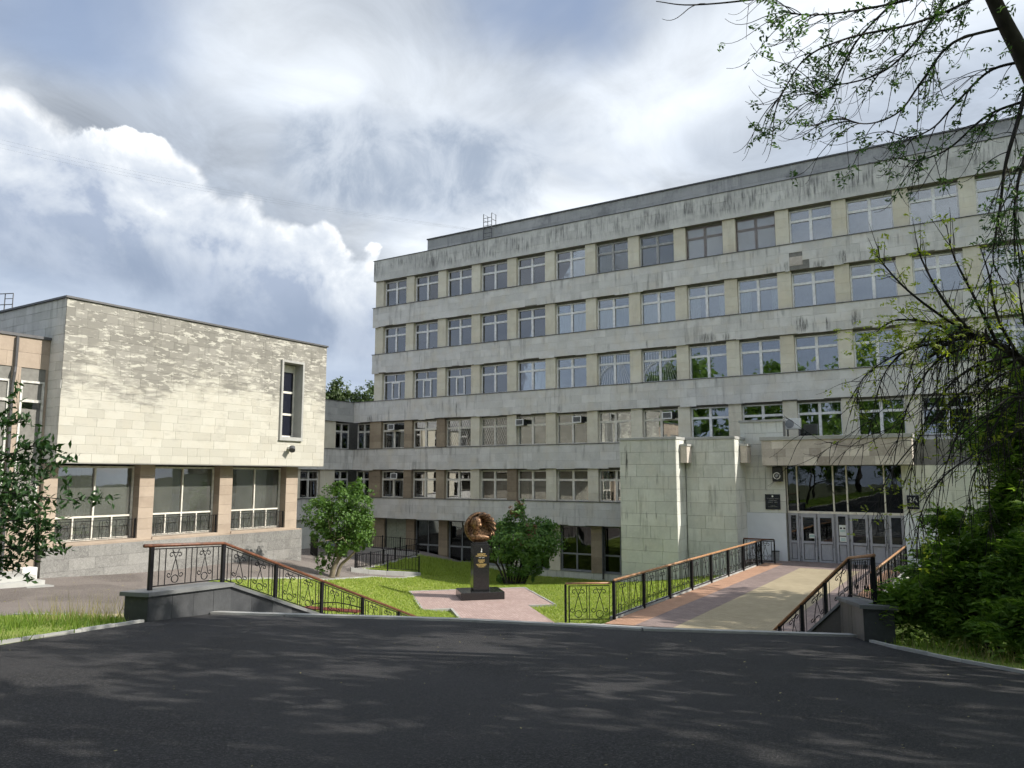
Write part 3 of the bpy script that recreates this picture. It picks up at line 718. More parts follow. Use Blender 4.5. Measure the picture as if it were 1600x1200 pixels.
    clad(B, slab_rects(27.9, 43.9, -6.5, -3.05, 1.1, 0.6), '+x', -41.87, M['tower'], 'base_slab', 0, rest='base_cladding')
    # entrance fins
    def fin(x0, x1, y0, y1, z0, z1, capz=0.14):
        MB().box(x0 + 0.033, x1 - 0.033, y0 + 0.033, y1, z0, z1 - 0.002).build('fin_wall', M['backing'], B)
        clad(B, slab_rects(x0, x1, z0, z1, 1.15, 0.62, jit=0.12), '-y', y0, M['tower'], 'fin_slab', 90, key=lambda q: -q[2], gap=0.012, rest='fin_cladding')
        clad(B, slab_rects(y0 + 0.03, y1, z0, z1, 1.6, 0.62, jit=0.1), '+x', x1, M['tower'], 'fin_slab', 30, key=lambda q: -q[2], gap=0.012, rest='fin_cladding')
        MB().box(x0 - 0.04, x1 + 0.04, y0 - 0.04, y1, z1, z1 + capz).build('fin_cap', M['concrete'], B, bevel=0.01)
    fin(-16.43, -13.39, 36.63, 43.2, -6.8, 1.83)
    fin(-13.35, -10.84, 37.93, 43.2, -6.4, 1.84)
    YV = 39.78                                                   # front of the porch walls
    MB().box(-10.84, -8.90, YV + .033, 40.35, -4.6, 2.755).build('fin_wall', M['backing'], B)
    clad(B, slab_rects(-11.05, -8.90, -1.82, 2.755, 1.1, 0.57), '-y', YV, M['tower'], 'fin_slab', 40, gap=0.012)
    clad(B, slab_rects(YV + .03, 40.35, 0.55, 2.755, 1.0, 0.57), '+x', -8.90, M['tower'], 'fin_slab', 4, gap=0.012)
    MB().box(-11.1, -8.86, YV - .06, 40.37, 2.755, 2.87).build('fin_cap', M['concrete'], B)
    for (xa, ya) in ((-13.35, 37.15), (-10.80, 38.75)):
        MB().box(xa, xa + 0.34, ya, ya + 0.70, 0.67, 1.50).build('corbel', M['canopy'], B); MB().box(xa, xa + 0.38, ya - 0.04, ya + 0.74, 1.50, 1.61).build('corbel_cap', M['concrete'], B)
    MB().box(-10.86, -8.93, YV - .03, YV + .02, -4.3, -1.825).build('painted_panel', M['whitewash'], B)
    MB().box(-10.84, -0.2, 40.36, 43.2, 0.55, 1.70).build('porch_roof', M['backing'], B)
    # canopy
    MB().box(-9.80 + .033, -3.12 - .033, 39.0 + .033, 40.3, 0.51, 1.76).build('canopy', M['backing'], B)
    clad(B, slab_rects(-9.80, -3.12, 0.53, 1.76, 0.80, 0.41, jit=0.2), '-y', 39.0, M['canopy'], 'canopy_slab', 60, gap=0.006)
    for sd_, xp in (('-x', -9.80), ('+x', -3.12)):
        clad(B, slab_rects(39.03, 39.76, 0.53, 1.76, 0.80, 0.41), sd_, xp, M['canopy'], 'canopy_slab', 12, gap=0.006)
    MB().box(-9.87, -3.05, 38.94, 39.77, 1.76, 1.945).build('canopy_cap', M['concrete'], B, bevel=0.01)
    # wall right of the doors
    MB().box(-3.68, -0.2, YV + .09, 43.2, -4.6, 0.54).build('wall', M['backing'], B)
    clad(B, slab_rects(-3.68, -0.2, -1.76, 0.50, 0.95, 0.56), '-y', YV + .06, M['tower'], 'wall_slab', 30)
    MB().box(-3.68, -0.2, YV + .05, YV + .11, -4.6, -1.765).build('painted_panel', M['whitewash'], B)
    MB().box(-0.2, XR, 43.3, 44.6, -5.5, -1.58).build('wall', M['lime'], B)
    # glazed porch: doors below, tall panes above
    YD = 40.15
    MB().box(-8.88, -3.68, 42.3, 42.4, -4.4, 0.55).build('lobby_wall', M['interior'], B)
    MB().box(-8.88, -3.68, YD + .12, 42.3, -4.3, -4.17).build('lobby_floor', M['interior'], B)
    ent = MB(); xs = [-8.90, -8.40, -6.72, -6.105, -4.46, -3.68]
    ent.box(-8.90, -3.68, YD - .06, YD + .06, -1.82, -1.71)
    for x in xs: ent.box(x - 0.032, x + 0.032, YD - .10, YD + .02, -1.71, 0.52)
    ent.build('porch_frame', M['creamframe'], B)
    for a, b in zip(xs[:-1], xs[1:]): MB().box(a + 0.032, b - 0.032, YD - .01, YD, -1.71, 0.52).build('porch_pane', M['darkglass'], B)
    MB().box(-7.77, -6.85, 41.0, 41.2, -1.65, -1.50).build('strip_lamp', M['white'], B)
    leaves = [(-8.90, -8.40, 0), (-8.325, -7.57, 1), (-7.53, -6.75, 1), (-6.70, -6.12, 0), (-6.07, -5.25, 1), (-5.22, -4.44, 1), (-4.385, -3.72, 0)]
    for a, b, isdoor in leaves:
        f = MB(); z0, z1, st = -4.16, -1.825, 0.12; ya, yb = YD - .06, YD + .02
        f.box(a, a + st, ya, yb, z0, z1); f.box(b - st, b, ya, yb, z0, z1)
        zr = -3.22; f.box(a + st, b - st, ya + .002, yb - .002, z0, z0 + 0.10); f.box(a + st, b - st, ya + .002, yb - .002, zr - 0.06, zr + 0.06)
        f.box(a + st, b - st, ya + .002, yb - .002, z1 - (0.19 if isdoor else 0.10), z1)
        f.box(a + st + .012, b - st - .012, ya + .03, ya + .06, z0 + 0.112, zr - 0.072)
        o = f.build('entrance_door' if isdoor else 'side_light', M['doorgrey'], B)
        MB().box(a + st, b - st, ya + .035, ya + .043, zr + 0.06, z1 - (0.19 if isdoor else 0.10)).build('pane', M['darkglass'], o)
        gk = MB()
        for (g0, g1, g2, g3) in ((a - .008, a + .008, z0, z1), (b - .008, b + .008, z0, z1), (a + st - .004, a + st + .014, z0 + .09, zr - .05), (b - st - .014, b - st + .004, z0 + .09, zr - .05)): gk.box(g0, g1, ya - .004, ya + .05, g2, g3)
        for (g2, g3) in ((z0 + .095, z0 + .113), (zr - .073, zr - .055)): gk.box(a + st + .014, b - st - .014, ya - .003, ya + .05, g2, g3)
        gk.build('gap_strip', M['black'], o)  # black strips stand in for the shaded gaps round leaf and panel
        if isdoor:
            MB().tube([(b - 0.06, ya - .07, -3.45), (b - 0.06, ya - .09, -3.40), (b - 0.06, ya - .09, -2.95), (b - 0.06, ya - .07, -2.90)], 0.014, 6).build('handle', M['metal'], o)
            for zq in (-4.0, -3.1, -2.1): MB().box(a - 0.02, a + 0.02, ya - .03, ya + .01, zq, zq + 0.12).build('hinge', M['metal'], o)
    jb = MB()
    for x in (-8.362, -7.55, -6.725, -6.095, -5.235, -4.41): jb.box(x - .036, x + .036, YD - .05, YD + .03, -4.16, -1.825)
    jb.build('door_jambs', M['doorgrey'], B)
    return B
OFFICE = build_office()

# things fixed to the main building
def poster(x, z, w, h, label, lines):
    y = 40.118
    t = thing('notice', label, 'notice', (x, y, z))
    MB().box(x - w / 2, x + w / 2, y - .006, y, z, z + h).build('sheet', M['paper'], t)
    for (dx, dz, ww, hh, mt) in lines: MB().box(x + dx - ww / 2, x + dx + ww / 2, y - .0095, y - .0065, z + dz, z + dz + hh).build('print', M[mt], t)
poster(-7.79, -3.02, 0.30, 0.21, 'small white notice with teal lines taped inside the second door pane', [(0, .12, .23, .03, 'teal'), (0, .06, .23, .03, 'teal')])
poster(-6.39, -2.84, 0.32, 0.50, 'taller pale poster with two dark round marks on the side light pane', [(-.075, .31, .09, .075, 'black'), (.075, .31, .09, .075, 'black'), (0, .24, .24, .02, 'teal'), (0, .18, .24, .02, 'teal')])
poster(-6.39, -3.13, 0.31, 0.24, 'small pale poster with teal print below the taller poster', [(0, .12, .20, .03, 'teal'), (0, .06, .20, .03, 'teal')])
def ac_box(x, z, label):
    y = 43.62
    t = thing('window_air_conditioner', label, 'air conditioner', (x, y, z), 'window air conditioners on the main building')
    MB().box(x - .30, x + .30, y - .50, y + .05, z, z + .40).build('case', M['black'], t)
    f = MB(); f.box(x - .31, x + .31, y - .53, y - .50, z - .01, z + .05); f.box(x - .31, x + .31, y - .53, y - .50, z + .36, z + .41)
    f.box(x - .31, x - .25, y - .53, y - .50, z + .05, z + .36); f.box(x + .25, x + .31, y - .53, y - .50, z + .05, z + .36)
    f.build('front_frame', M['whiteplastic'], t)
    for j in range(6): MB().box(x - .25, x + .25, y - .515, y - .50, z + .065 + j * .05, z + .085 + j * .05).build('louvre', M['greyframe'], t)
ac_box(xc(0) + 0.1, 3.42, 'window air conditioner in the second-row window nearest the inner corner')
ac_box(xc(0) + 0.45, -0.18, 'window air conditioner one floor lower, just above the leafy crown of the lilac')
ac_box(xc(4) - 0.72, 3.35, 'air conditioner in the window between a diamond grille and a damaged pier')
ac_box(xc(5) + 0.55, 3.38, 'air conditioner at upper corner of the window beside the damaged pier')
ac_box(xc(7) + 0.55, 3.38, 'window air conditioner above the top of the tall entrance fins')
t = thing('outdoor_unit', 'white outdoor air conditioning unit with round fan above the entrance canopy', 'air conditioner', (-8.72, 41.4, 1.70))
MB().box(-9.10, -8.34, 41.15, 41.47, 2.42, 2.99).build('case', M['whiteplastic'], t, bevel=0.02)
MB().tube([(-8.86, 41.165, 2.70), (-8.86, 41.13, 2.70)], 0.22, 20).build('fan_grille', M['greyframe'], t)
for xq in (-9.0, -8.42):
    for yq in (41.2, 41.42): MB().bar((xq, yq, 1.70), (xq, yq, 2.42), 0.035).build('leg', M['metal'], t)
t = thing('speaker', 'black wall loudspeaker with pale cone under the end of the canopy', 'loudspeaker', (-9.2, 39.6, -0.28))
MB().box(-9.43, -8.98, 39.42, 39.76, -0.27, 0.48).build('cabinet', M['black'], t, bevel=0.02)
ring = MB()
ring.tube([(-9.21 + .155 * math.cos(a), 39.41, 0.02 + .155 * math.sin(a)) for a in [i * math.pi / 8 for i in range(17)]], 0.023, 6); ring.build('cone_ring', M['whiteplastic'], t)
MB().tube([(-9.21, 39.425, 0.02), (-9.21, 39.40, 0.02)], 0.085, 14).build('cone', M['greyframe'], t)
def text(s, loc, size, mat, parent, rz=0.0, name='lettering'):
    cu = bpy.data.curves.new(name, 'FONT'); cu.body = s; cu.size = size; cu.align_x = 'CENTER'; cu.align_y = 'CENTER'; cu.extrude = 0.003
    ob = bpy.data.objects.new('tmp', cu); C.objects.link(ob)
    dg = bpy.context.evaluated_depsgraph_get(); me = bpy.data.meshes.new_from_object(ob.evaluated_get(dg)); bpy.data.objects.remove(ob)
    me.materials.clear(); me.materials.append(mat)
    o = bpy.data.objects.new(name, me); C.objects.link(o)
    if parent is not None: o.parent = parent; o.location = Vector(loc) - Vector(wloc(parent))
    else: o.location = loc
    o.rotation_euler = (math.pi / 2, 0, rz); return o
def blurred_line(parent, x, y, z, w, h, mat, rz, gaps=(), name='lettering', r=random.Random(5)):
    """a line of letters too small to read: one stroke cluster per letter"""
    mb = MB(); u = -w / 2
    ca, sa = math.cos(rz), math.sin(rz)
    while u < w / 2 - h * 0.3:
        lw = h * r.uniform(0.42, 0.62)
        if not any(g0 < (u + w / 2) / w < g1 for g0, g1 in gaps):
            for (a, b, c, d) in ([(0, .22, 0, 1), (.78, 1, 0, 1), (.22, .78, r.choice((0, .4, .8)), None)]):
                d = c + 0.2 if d is None else d
                p = [(u + lw * a, -0.004, z + h * c), (u + lw * b, -0.004, z + h * c), (u + lw * b, 0.0, z + h * c), (u + lw * a, 0.0, z + h * c), (u + lw * a, -0.004, z + h * d), (u + lw * b, -0.004, z + h * d), (u + lw * b, 0.0, z + h * d), (u + lw * a, 0.0, z + h * d)]
                mb.hexa([(x + q[0] * ca - q[1] * sa, y + q[0] * sa + q[1] * ca, q[2]) for q in p])
        u += lw * 1.28
    return mb.build(name, mat, parent)
t = thing('plaque', 'black institute name plaque with a small emblem on wall beside the doors', 'sign', (-9.53, 39.77, -1.65))
MB().box(-9.90, -9.17, 39.735, 39.775, -1.65, -0.90).build('board', M['navy'], t)
MB().add([(-9.58, 39.73, -0.98), (-9.535, 39.73, -0.945), (-9.49, 39.73, -0.98), (-9.50, 39.73, -1.04), (-9.57, 39.73, -1.04)], [(0, 4, 3, 2, 1)]).build('emblem', M['whiteplastic'], t)
for zq, ww, hh, gp in ((-1.13, 0.57, .042, ()), (-1.23, 0.39, .05, ()), (-1.32, 0.46, .05, ((.52, .62),)), (-1.48, 0.24, .028, ()), (-1.53, .48, .028, ())): blurred_line(t, -9.535, 39.734, zq, ww, hh, M['greyframe'], 0, gp)
t = thing('house_number', 'dark blue house number sign on the wall right of the doors', 'sign', (-3.27, 39.8, -1.5))
MB().box(-3.52, -3.02, 39.775, 39.805, -1.50, -0.87).build('board', M['navy'], t)
text('2А', (-3.27, 39.768, -1.09), 0.31, M['whiteplastic'], t, 0, 'number')
blurred_line(t, -3.27, 39.773, -1.39, 0.37, 0.055, M['whiteplastic'], 0)
t = thing('litter_bin', 'dark grey round litter bin standing by the white entrance panel', 'bin', (-9.43, 39.5, -4.16))
MB().tube([(-9.43, 39.5, -4.16), (-9.43, 39.5, -4.13), (-9.43, 39.5, -3.68)], [0.14, 0.15, 0.18], 16).build('body', M['greyframe'], t)
MB().tube([(-9.43 + .18 * math.cos(a), 39.5 + .18 * math.sin(a), -3.68) for a in [i * math.pi / 8 for i in range(17)]], 0.017, 6).build('rim', M['iron'], t)

# roof ladders
t = thing('roof_ladder', 'grey caged ladder rising over the parapet of the main building roof', 'ladder', (-29.7, 44.0, 16.6))
for x in (-30.05, -29.35):
    MB().tube([(x, 43.95, 16.6), (x, 43.95, 18.75), (x, 44.5, 18.75), (x, 44.5, 17.84)], 0.028, 6).build('stile', M['metal'], t)
    MB().bar((x, 43.95, 18.3), (x, 44.5, 18.3), 0.03).build('guard_bar', M['metal'], t)
for j in range(7): MB().bar((-30.05, 43.95, 16.75 + j * .28), (-29.35, 43.95, 16.75 + j * .28), 0.028).build('rung', M['metal'], t)

# ------------------------------------------------------------------ ground heights
def zasph(x, y):
    l = x * 0.84664 + y * 0.53226; d = -x * 0.53226 + y * 0.84664
    return -1.56 - 0.0285 * l - 0.0951 * d
TP = [(-29, 14.6, -3.62), (-29.4, 20.5, -3.85), (-29.4, 26.9, -4.08), (-20, 10.5, -3.45), (-29, 5, -3.4), (-20, 3, -3.2), (-30, -8, -3.2), (-21, -8, -3.0),
      (-36, 35, -4.9), (-38, 39, -5.05), (-33, 39.2, -5.08), (-35.5, 43.5, -5.25), (-40, 30, -4.6), (-40, 43.5, -5.2), (-32, 31, -4.55),
      (-26.0, 19.2, -4.0), (-24.6, 21.5, -4.1), (-24.3, 23.9, -4.4), (-26.5, 29.3, -5.0), (-27.4, 34, -5.5), (-29.5, 30.9, -5.1), (-31.4, 38.8, -5.1), (-30.6, 35, -5.1),
      (-23.8, 28.7, -5.42), (-20.1, 25.1, -5.42), (-17.6, 24.2, -5.42), (-19.8, 32.7, -5.42), (-16.1, 29.1, -5.42), (-14.3, 25.7, -5.35), (-15.0, 21.6, -5.2), (-12.9, 24.2, -5.25),
      (-28.6, 40.6, -6.1), (-27.3, 42.8, -6.45), (-29.8, 43.5, -6.15), (-25.4, 43.7, -6.45), (-22.5, 43.6, -6.42), (-19.0, 43.4, -6.4), (-17.0, 36.8, -5.5), (-13.4, 36.6, -5.05), (-13.2, 37.9, -5.05), (-17.2, 40.5, -6.1),
      (-22.2, 35.3, -5.78), (-9.9, 22.2, -4.62), (-9.9, 27.8, -4.5), (-9.9, 34, -4.6), (-9.9, 39.5, -4.8),
      (-18.8, 18.8, -4.86), (-19.5, 14.5, -4.0), (-15.8, 13, -4.0), (-15.6, 19.3, -4.98), (-11.1, 20.6, -4.75),
      (-12.4, 5.8, zasph(-12.4, 5.8) - .03), (-14.1, 9.1, zasph(-14.1, 9.1) - .05), (-10.9, 2.2, zasph(-10.9, 2.2) - .03), (-7.5, -6, zasph(-7.5, -6) - .03), (-15.6, 11.5, -3.45),
      (-2.3, 16.9, zasph(-2.3, 16.9) - .03), (-.67, 14.64, zasph(-.67, 14.64) - .03), (.17, 13.85, zasph(.17, 13.85) - .03), (4, 10.5, zasph(4, 10.5) - .03), (8, 6, zasph(8, 6) - .03),
      (3, 22, -3.9), (-2.6, 23, -4.5), (2, 32, -4.7), (6, 43, -4.7), (-3.2, 40, -4.6), (-3.2, 28, -4.5), (9, 18, -3.0), (14, 10, -1.8), (14, 30, -4.0)]
_tp = np.array(TP); _n = len(_tp)
def _phi(r2): return np.where(r2 > 1e-9, 0.5 * r2 * np.log(np.maximum(r2, 1e-9)), 0.0)
_r2 = ((_tp[:, None, :2] - _tp[None, :, :2]) ** 2).sum(-1)
_A = np.zeros((_n + 3, _n + 3)); _A[:_n, :_n] = _phi(_r2) + np.eye(_n) * 0.6
_A[:_n, _n] = 1; _A[:_n, _n + 1:] = _tp[:, :2]; _A[_n, :_n] = 1; _A[_n + 1:, :_n] = _tp[:, :2].T
_w = np.linalg.solve(_A, np.concatenate([_tp[:, 2], [0, 0, 0]]))
PLAZA = [(-23.78, 28.73), (-20.08, 25.09), (-19.27, 25.97), (-15.3, 22.0), (-12.6, 24.0), (-16.98, 28.32), (-16.1, 29.07), (-19.82, 32.7)]
def inpoly(P, poly, grow=0.0):
    P = np.asarray(P); x, y = P[:, 0], P[:, 1]; q = np.array(poly); c = np.zeros(len(P), bool)
    for i in range(len(q)):
        x0, y0 = q[i]; x1, y1 = q[i - 1]
        cond = ((y0 > y) != (y1 > y)) & (x < (x1 - x0) * (y - y0) / (y1 - y0 + 1e-12) + x0); c ^= cond
    return c
def zlow_arr(P):
    P = np.asarray(P, dtype=float).reshape(-1, 2)
    r2 = ((P[:, None, :] - _tp[None, :, :2]) ** 2).sum(-1)
    return _phi(r2) @ _w[:_n] + _w[_n] + P @ _w[_n + 1:]
def zlow(x, y): return float(zlow_arr([(x, y)])[0])

def sheet(name, poly, zfun, mat, step=0.6, label_kind='structure', holes=(), parent=None):
    """a ground sheet over a polygon, following zfun"""
    poly = [Vector(p) for p in poly]; pts = []; edges = []
    def ring(pl):
        o = len(pts); dense = []
        for i in range(len(pl)):
            a, b = pl[i], pl[(i + 1) % len(pl)]; n = max(1, int((b - a).length / step))
            for j in range(n): dense.append(a.lerp(b, j / n))
        pts.extend(dense); m = len(dense); edges.extend([(o + i, o + (i + 1) % m) for i in range(m)])
    ring(poly)
    for h in holes: ring([Vector(p) for p in h])
    xs = [p.x for p in poly]; ys = [p.y for p in poly]
    gx, gy = np.meshgrid(np.arange(min(xs), max(xs), step), np.arange(min(ys), max(ys), step)); G = np.stack([gx.ravel(), gy.ravel()], 1)
    k = inpoly(G, [(p.x, p.y) for p in poly])
    pts.extend([Vector(g) for g in G[k]])
    V, E_, F, *_ = delaunay_2d_cdt(pts, edges, [], 0, 1e-4)
    V = np.array([(v.x, v.y) for v in V]); cen = np.array([V[list(f)].mean(0) for f in F]); kk = inpoly(cen, [(p.x, p.y) for p in poly])
    for h in holes: kk &= ~inpoly(cen, h)
    F = np.array([f for f, q in zip(F, kk) if q])
    Z = zfun(V)
    a, b, c = V[F[:, 0]], V[F[:, 1]], V[F[:, 2]]
    flip = ((b - a)[:, 0] * (c - a)[:, 1] - (b - a)[:, 1] * (c - a)[:, 0]) < 0
    F[flip] = F[flip][:, ::-1]
    o = link(name, np.column_stack([V, Z]), F, mat, parent, None, True)
    if label_kind and parent is None: tag(o, kind=label_kind)
    return o

# far ground, earth, path, lawn
def flat(z): return lambda V: np.full(len(V), z)
link('ground', np.array([(-700, -700, -8.2), (700, -700, -8.2), (700, 700, -8.2), (-700, 700, -8.2)]), [(0, 1, 2, 3)], M['soil'])['kind'] = 'structure'
sheet('terrain', [(-60, -14), (26, -14), (26, 44), (-60, 44)], lambda V: np.minimum(zlow_arr(V) - 0.35, -1.2), M['soil'], 1.6)
PATHP = [(-41.8, 28), (-41.8, 43.7), (-31.3, 43.7), (-31.45, 38.8), (-29.5, 30.8), (-27.3, 34.1), (-26.4, 29.3), (-24.2, 23.9), (-24.5, 21.5), (-25.7, 19.0), (-19.5, 14.4), (-18.7, 11.3), (-19.5, 10.9), (-20.5, 9.8), (-22, -9), (-34, -9), (-34, 28)]
sheet('path', PATHP, lambda V: zlow_arr(V) - 0.02, M['oldasphalt'], 0.8)
LAWNP = [(-25.8, 19.2), (-24.6, 21.5), (-24.3, 23.9), (-26.5, 29.3), (-27.4, 34.0), (-29.6, 31.0), (-31.35, 38.8), (-31.2, 43.85), (-16.55, 43.85), (-16.5, 36.7), (-13.3, 36.7), (-13.3, 38.0), (-10.9, 38.0), (-10.9, 39.75), (-9.93, 39.75), (-9.93, 21.2), (-11.1, 20.5), (-13.0, 20.4), (-15.6, 20.2), (-15.7, 12.8), (-19.5, 14.2)]
def zlawn(V):
    z = zlow_arr(V) + 0.03
    inside = inpoly(V, [(p[0] + (0.25 if p[0] > -18.5 else -0.25), p[1]) for p in PLAZA]) | inpoly(V, PLAZA)
    return np.where(inside, np.minimum(z, -5.47), z)
sheet('lawn', LAWNP, zlawn, M['lawn'], 0.6, holes=[PLAZA])
VERGE_L = [(-14.15, 9.05), (-12.43, 5.76), (-10.9, 2.2), (-7.5, -6), (-22, -8.5), (-20.5, 9.8), (-19.5, 10.9), (-18.7, 11.3), (-15.7, 11.9), (-15.05, 9.9)]
sheet('grass_verge', VERGE_L, lambda V: zlow_arr(V) + 0.03, M['lawn'], 0.7)
VERGE_R = [(-2.27, 16.9), (-.63, 14.66), (.2, 13.9), (4.05, 10.6), (8.1, 6), (16, 4), (16, 34), (-3.35, 38), (-3.35, 23.0), (-3.0, 20.0)]
sheet('grass_verge', VERGE_R, lambda V: zlow_arr(V) + 0.03, M['lawn'], 0.8)

# upper asphalt drive
EDGE = [(-15.0, 11.35), (-13.6, 12.2), (-12.3, 13.1), (-10.35, 14.3), (-8.43, 15.0), (-6.6, 15.6), (-4.3, 17.06), (-2.83, 17.95)]
DRIVE = [(-14.13, 9.13), (-12.43, 5.76), (-10.9, 2.2), (-7.5, -6.0), (-5.5, -12.0), (11.0, -12.0), (11, 0), (8, 6), (4, 10.5), (.17, 13.85), (-.67, 14.64), (-1.74, 15.93), (-2.31, 16.86)] + EDGE[::-1]
dr = MB().prism(DRIVE, lambda x, y: zasph(x, y) - 0.3, zasph); tag(dr.build('asphalt_drive', M['asphalt']), kind='structure')
def kerb_run(pts, w, zf, up, down=0.25, mat='concrete', seg=1.0, name='kerb'):
    root = bpy.data.objects.new(name, None); C.objects.link(root); root.location = (pts[0][0], pts[0][1], zf(*pts[0])); root['kind'] = 'structure'
    for (a, b) in zip(pts[:-1], pts[1:]):
        a = Vector(a); b = Vector(b); L = (b - a).length; n = max(1, round(L / seg)); d = (b - a) / L; r_ = Vector((d.y, -d.x)) * (w / 2)
        for i in range(n):
            p = a.lerp(b, i / n) + d * 0.006; q = a.lerp(b, (i + 1) / n) - d * 0.006; dz = random.uniform(-.006, .006)
            c = [p - r_, p + r_, q + r_, q - r_]
            MB().hexa([(v.x, v.y, zf(v.x, v.y) - down) for v in c] + [(v.x, v.y, zf(v.x, v.y) + up + dz) for v in c], random.random()).build('kerb_stone', M[mat], root)
    return root
kerb_run([(x + 0.10, y - 0.12) for x, y in EDGE], 0.36, zasph, 0.045, 0.35, seg=1.6)
kerb_run([(-14.2, 9.1), (-12.5, 5.74), (-10.97, 2.2), (-8.4, -4)], 0.09, zasph, 0.05)
kerb_run([(-2.27, 16.86), (-1.68, 15.95), (-.62, 14.68), (.22, 13.9), (4.05, 10.54), (6.5, 7.8)], 0.09, zasph, 0.05)
kerb_run([(-25.8, 19.2), (-24.6, 21.5), (-24.3, 23.9), (-26.5, 29.3), (-27.4, 34.0)], 0.12, zlow, 0.07)
kerb_run([(-29.55, 30.75), (-27.4, 34.0)], 0.22, zlow, 0.20)
kerb_run([(-36.3, 39.0), (-31.4, 38.9)], 0.26, zlow, 0.24)
kerb_run([(-29.55, 30.85), (-31.4, 38.8)], 0.14, zlow, 0.08)
kerb_run([(-20.6, 9.8), (-19.55, 10.9), (-18.7, 11.35)], 0.10, zlow, 0.06)
# sandy patch beside the verge
sheet('sand_path', [(-19.4, 11.0), (-18.7, 11.4), (-15.8, 12.5), (-15.9, 14.2), (-18.3, 13.2), (-19.6, 12.0)], lambda V: zlow_arr(V) + 0.06, plain('sandy_pavers', (0.40, 0.33, 0.22), 0.9), 0.5)

# plaza round the monument
pz = tag(MB().prism(PLAZA, -5.6, -5.40).build('plaza_paving', M['pavepink']), kind='structure')
kerb_run(PLAZA[5:] + PLAZA[:4], 0.10, lambda x, y: -5.40, 0.02, 0.2)
# steps from the drive down to the lawn and the walkway
BOT = [(-15.0, 19.3), (-13.2, 20.2), (-11.2, 20.3), (-9.8, 20.5), (-8.3, 20.8), (-7.0, 21.1), (-6.0, 21.4), (-5.35, 21.7)]
stair = bpy.data.objects.new('stairs', None); C.objects.link(stair); stair.location = (-9, 17, -5.3); stair['kind'] = 'structure'
NS = 11
def lerp2(a, b, t): return (a[0] + (b[0] - a[0]) * t, a[1] + (b[1] - a[1]) * t)
BZ = [-4.95, -4.90, -4.55, -4.20, -4.19, -4.19, -4.19, -4.19]
for i in range(NS):
    pa = [lerp2(a, b, i / NS) for a, b in zip(EDGE, BOT)]; pb = [lerp2(a, b, (i + 1) / NS) for a, b in zip(EDGE, BOT)]
    hz = [zasph(*e) + 0.0 + (zb_ - zasph(*e)) * (i + 1) / NS for e, zb_ in zip(EDGE, BZ)]
    mb = MB()
    for k in range(len(pa) - 1):
        c = [(pa[k], hz[k]), (pa[k + 1], hz[k + 1]), (pb[k + 1], hz[k + 1]), (pb[k], hz[k])]
        mb.hexa([(p[0], p[1], -5.4) for p, _ in c] + [(p[0], p[1], h) for p, h in c])
    mb.build('step', M['concrete'], stair)
tag(MB().prism([(-15.3, 19.3), (-13.2, 20.2), (-11.2, 20.3), (-12.6, 23.9), (-15.3, 21.9)], -5.7, -5.02).build('stair_landing', M['concrete']), kind='structure')

# walkway to the entrance, striped pavers
walk = bpy.data.objects.new('walkway', None); C.objects.link(walk); walk.location = (-7, 33, -4.9); walk['kind'] = 'structure'
def fy(x): return 20.35 + 0.24 * (x + 9.8)
def wstrip(x0, x1, mat, y1=40.05, y0=None, z=-4.16, name='paving_band'):
    ya, yb = (fy(x0), fy(x1)) if y0 is None else (y0, y0)
    MB().hexa([(x0, ya, -5.1), (x1, yb, -5.1), (x1, y1, -5.1), (x0, y1, -5.1), (x0, ya, z), (x1, yb, z), (x1, y1, z), (x0, y1, z)]).build(name, M[mat], walk)
wstrip(-9.69, -8.86, 'paveorange', 38.5); wstrip(-8.855, -7.82, 'pavemauve', 38.5); wstrip(-7.815, -5.32, 'pavebeige', 37.2)
wstrip(-5.315, -4.39, 'pavemauve', 38.5); wstrip(-4.385, -3.65, 'paveorange', 38.5)
wstrip(-7.815, -5.32, 'pavemauve', 40.05, 37.205); wstrip(-10.85, -7.82, 'pavemauve', 40.05, 38.505); wstrip(-5.315, -3.6, 'pavemauve', 40.05, 38.505)
kerb_run([(-9.81, 21.2), (-9.81, 38.0)], 0.20, lambda x, y: -4.16, 0.05, 0.6)
kerb_run([(-3.54, 23.0), (-3.54, 38.5)], 0.20, lambda x, y: -4.16, 0.08, 0.6)
t = thing('metal_sheet', 'rusty brown sheet leaning on the outer kerb of the walkway under the shrubs', 'sheet', (-3.2, 30.0, -4.7))
for j in range(5): MB().hexa([(-3.27, 26.4 + j * .6, -4.7), (-3.22, 26.4 + j * .6, -4.7), (-3.22, 26.98 + j * .6, -4.7), (-3.27, 26.98 + j * .6, -4.7), (-3.42, 26.4 + j * .6, -3.95), (-3.38, 26.4 + j * .6, -3.95), (-3.38, 26.98 + j * .6, -3.95), (-3.42, 26.98 + j * .6, -3.95)]).build('panel', M['rust'], t)

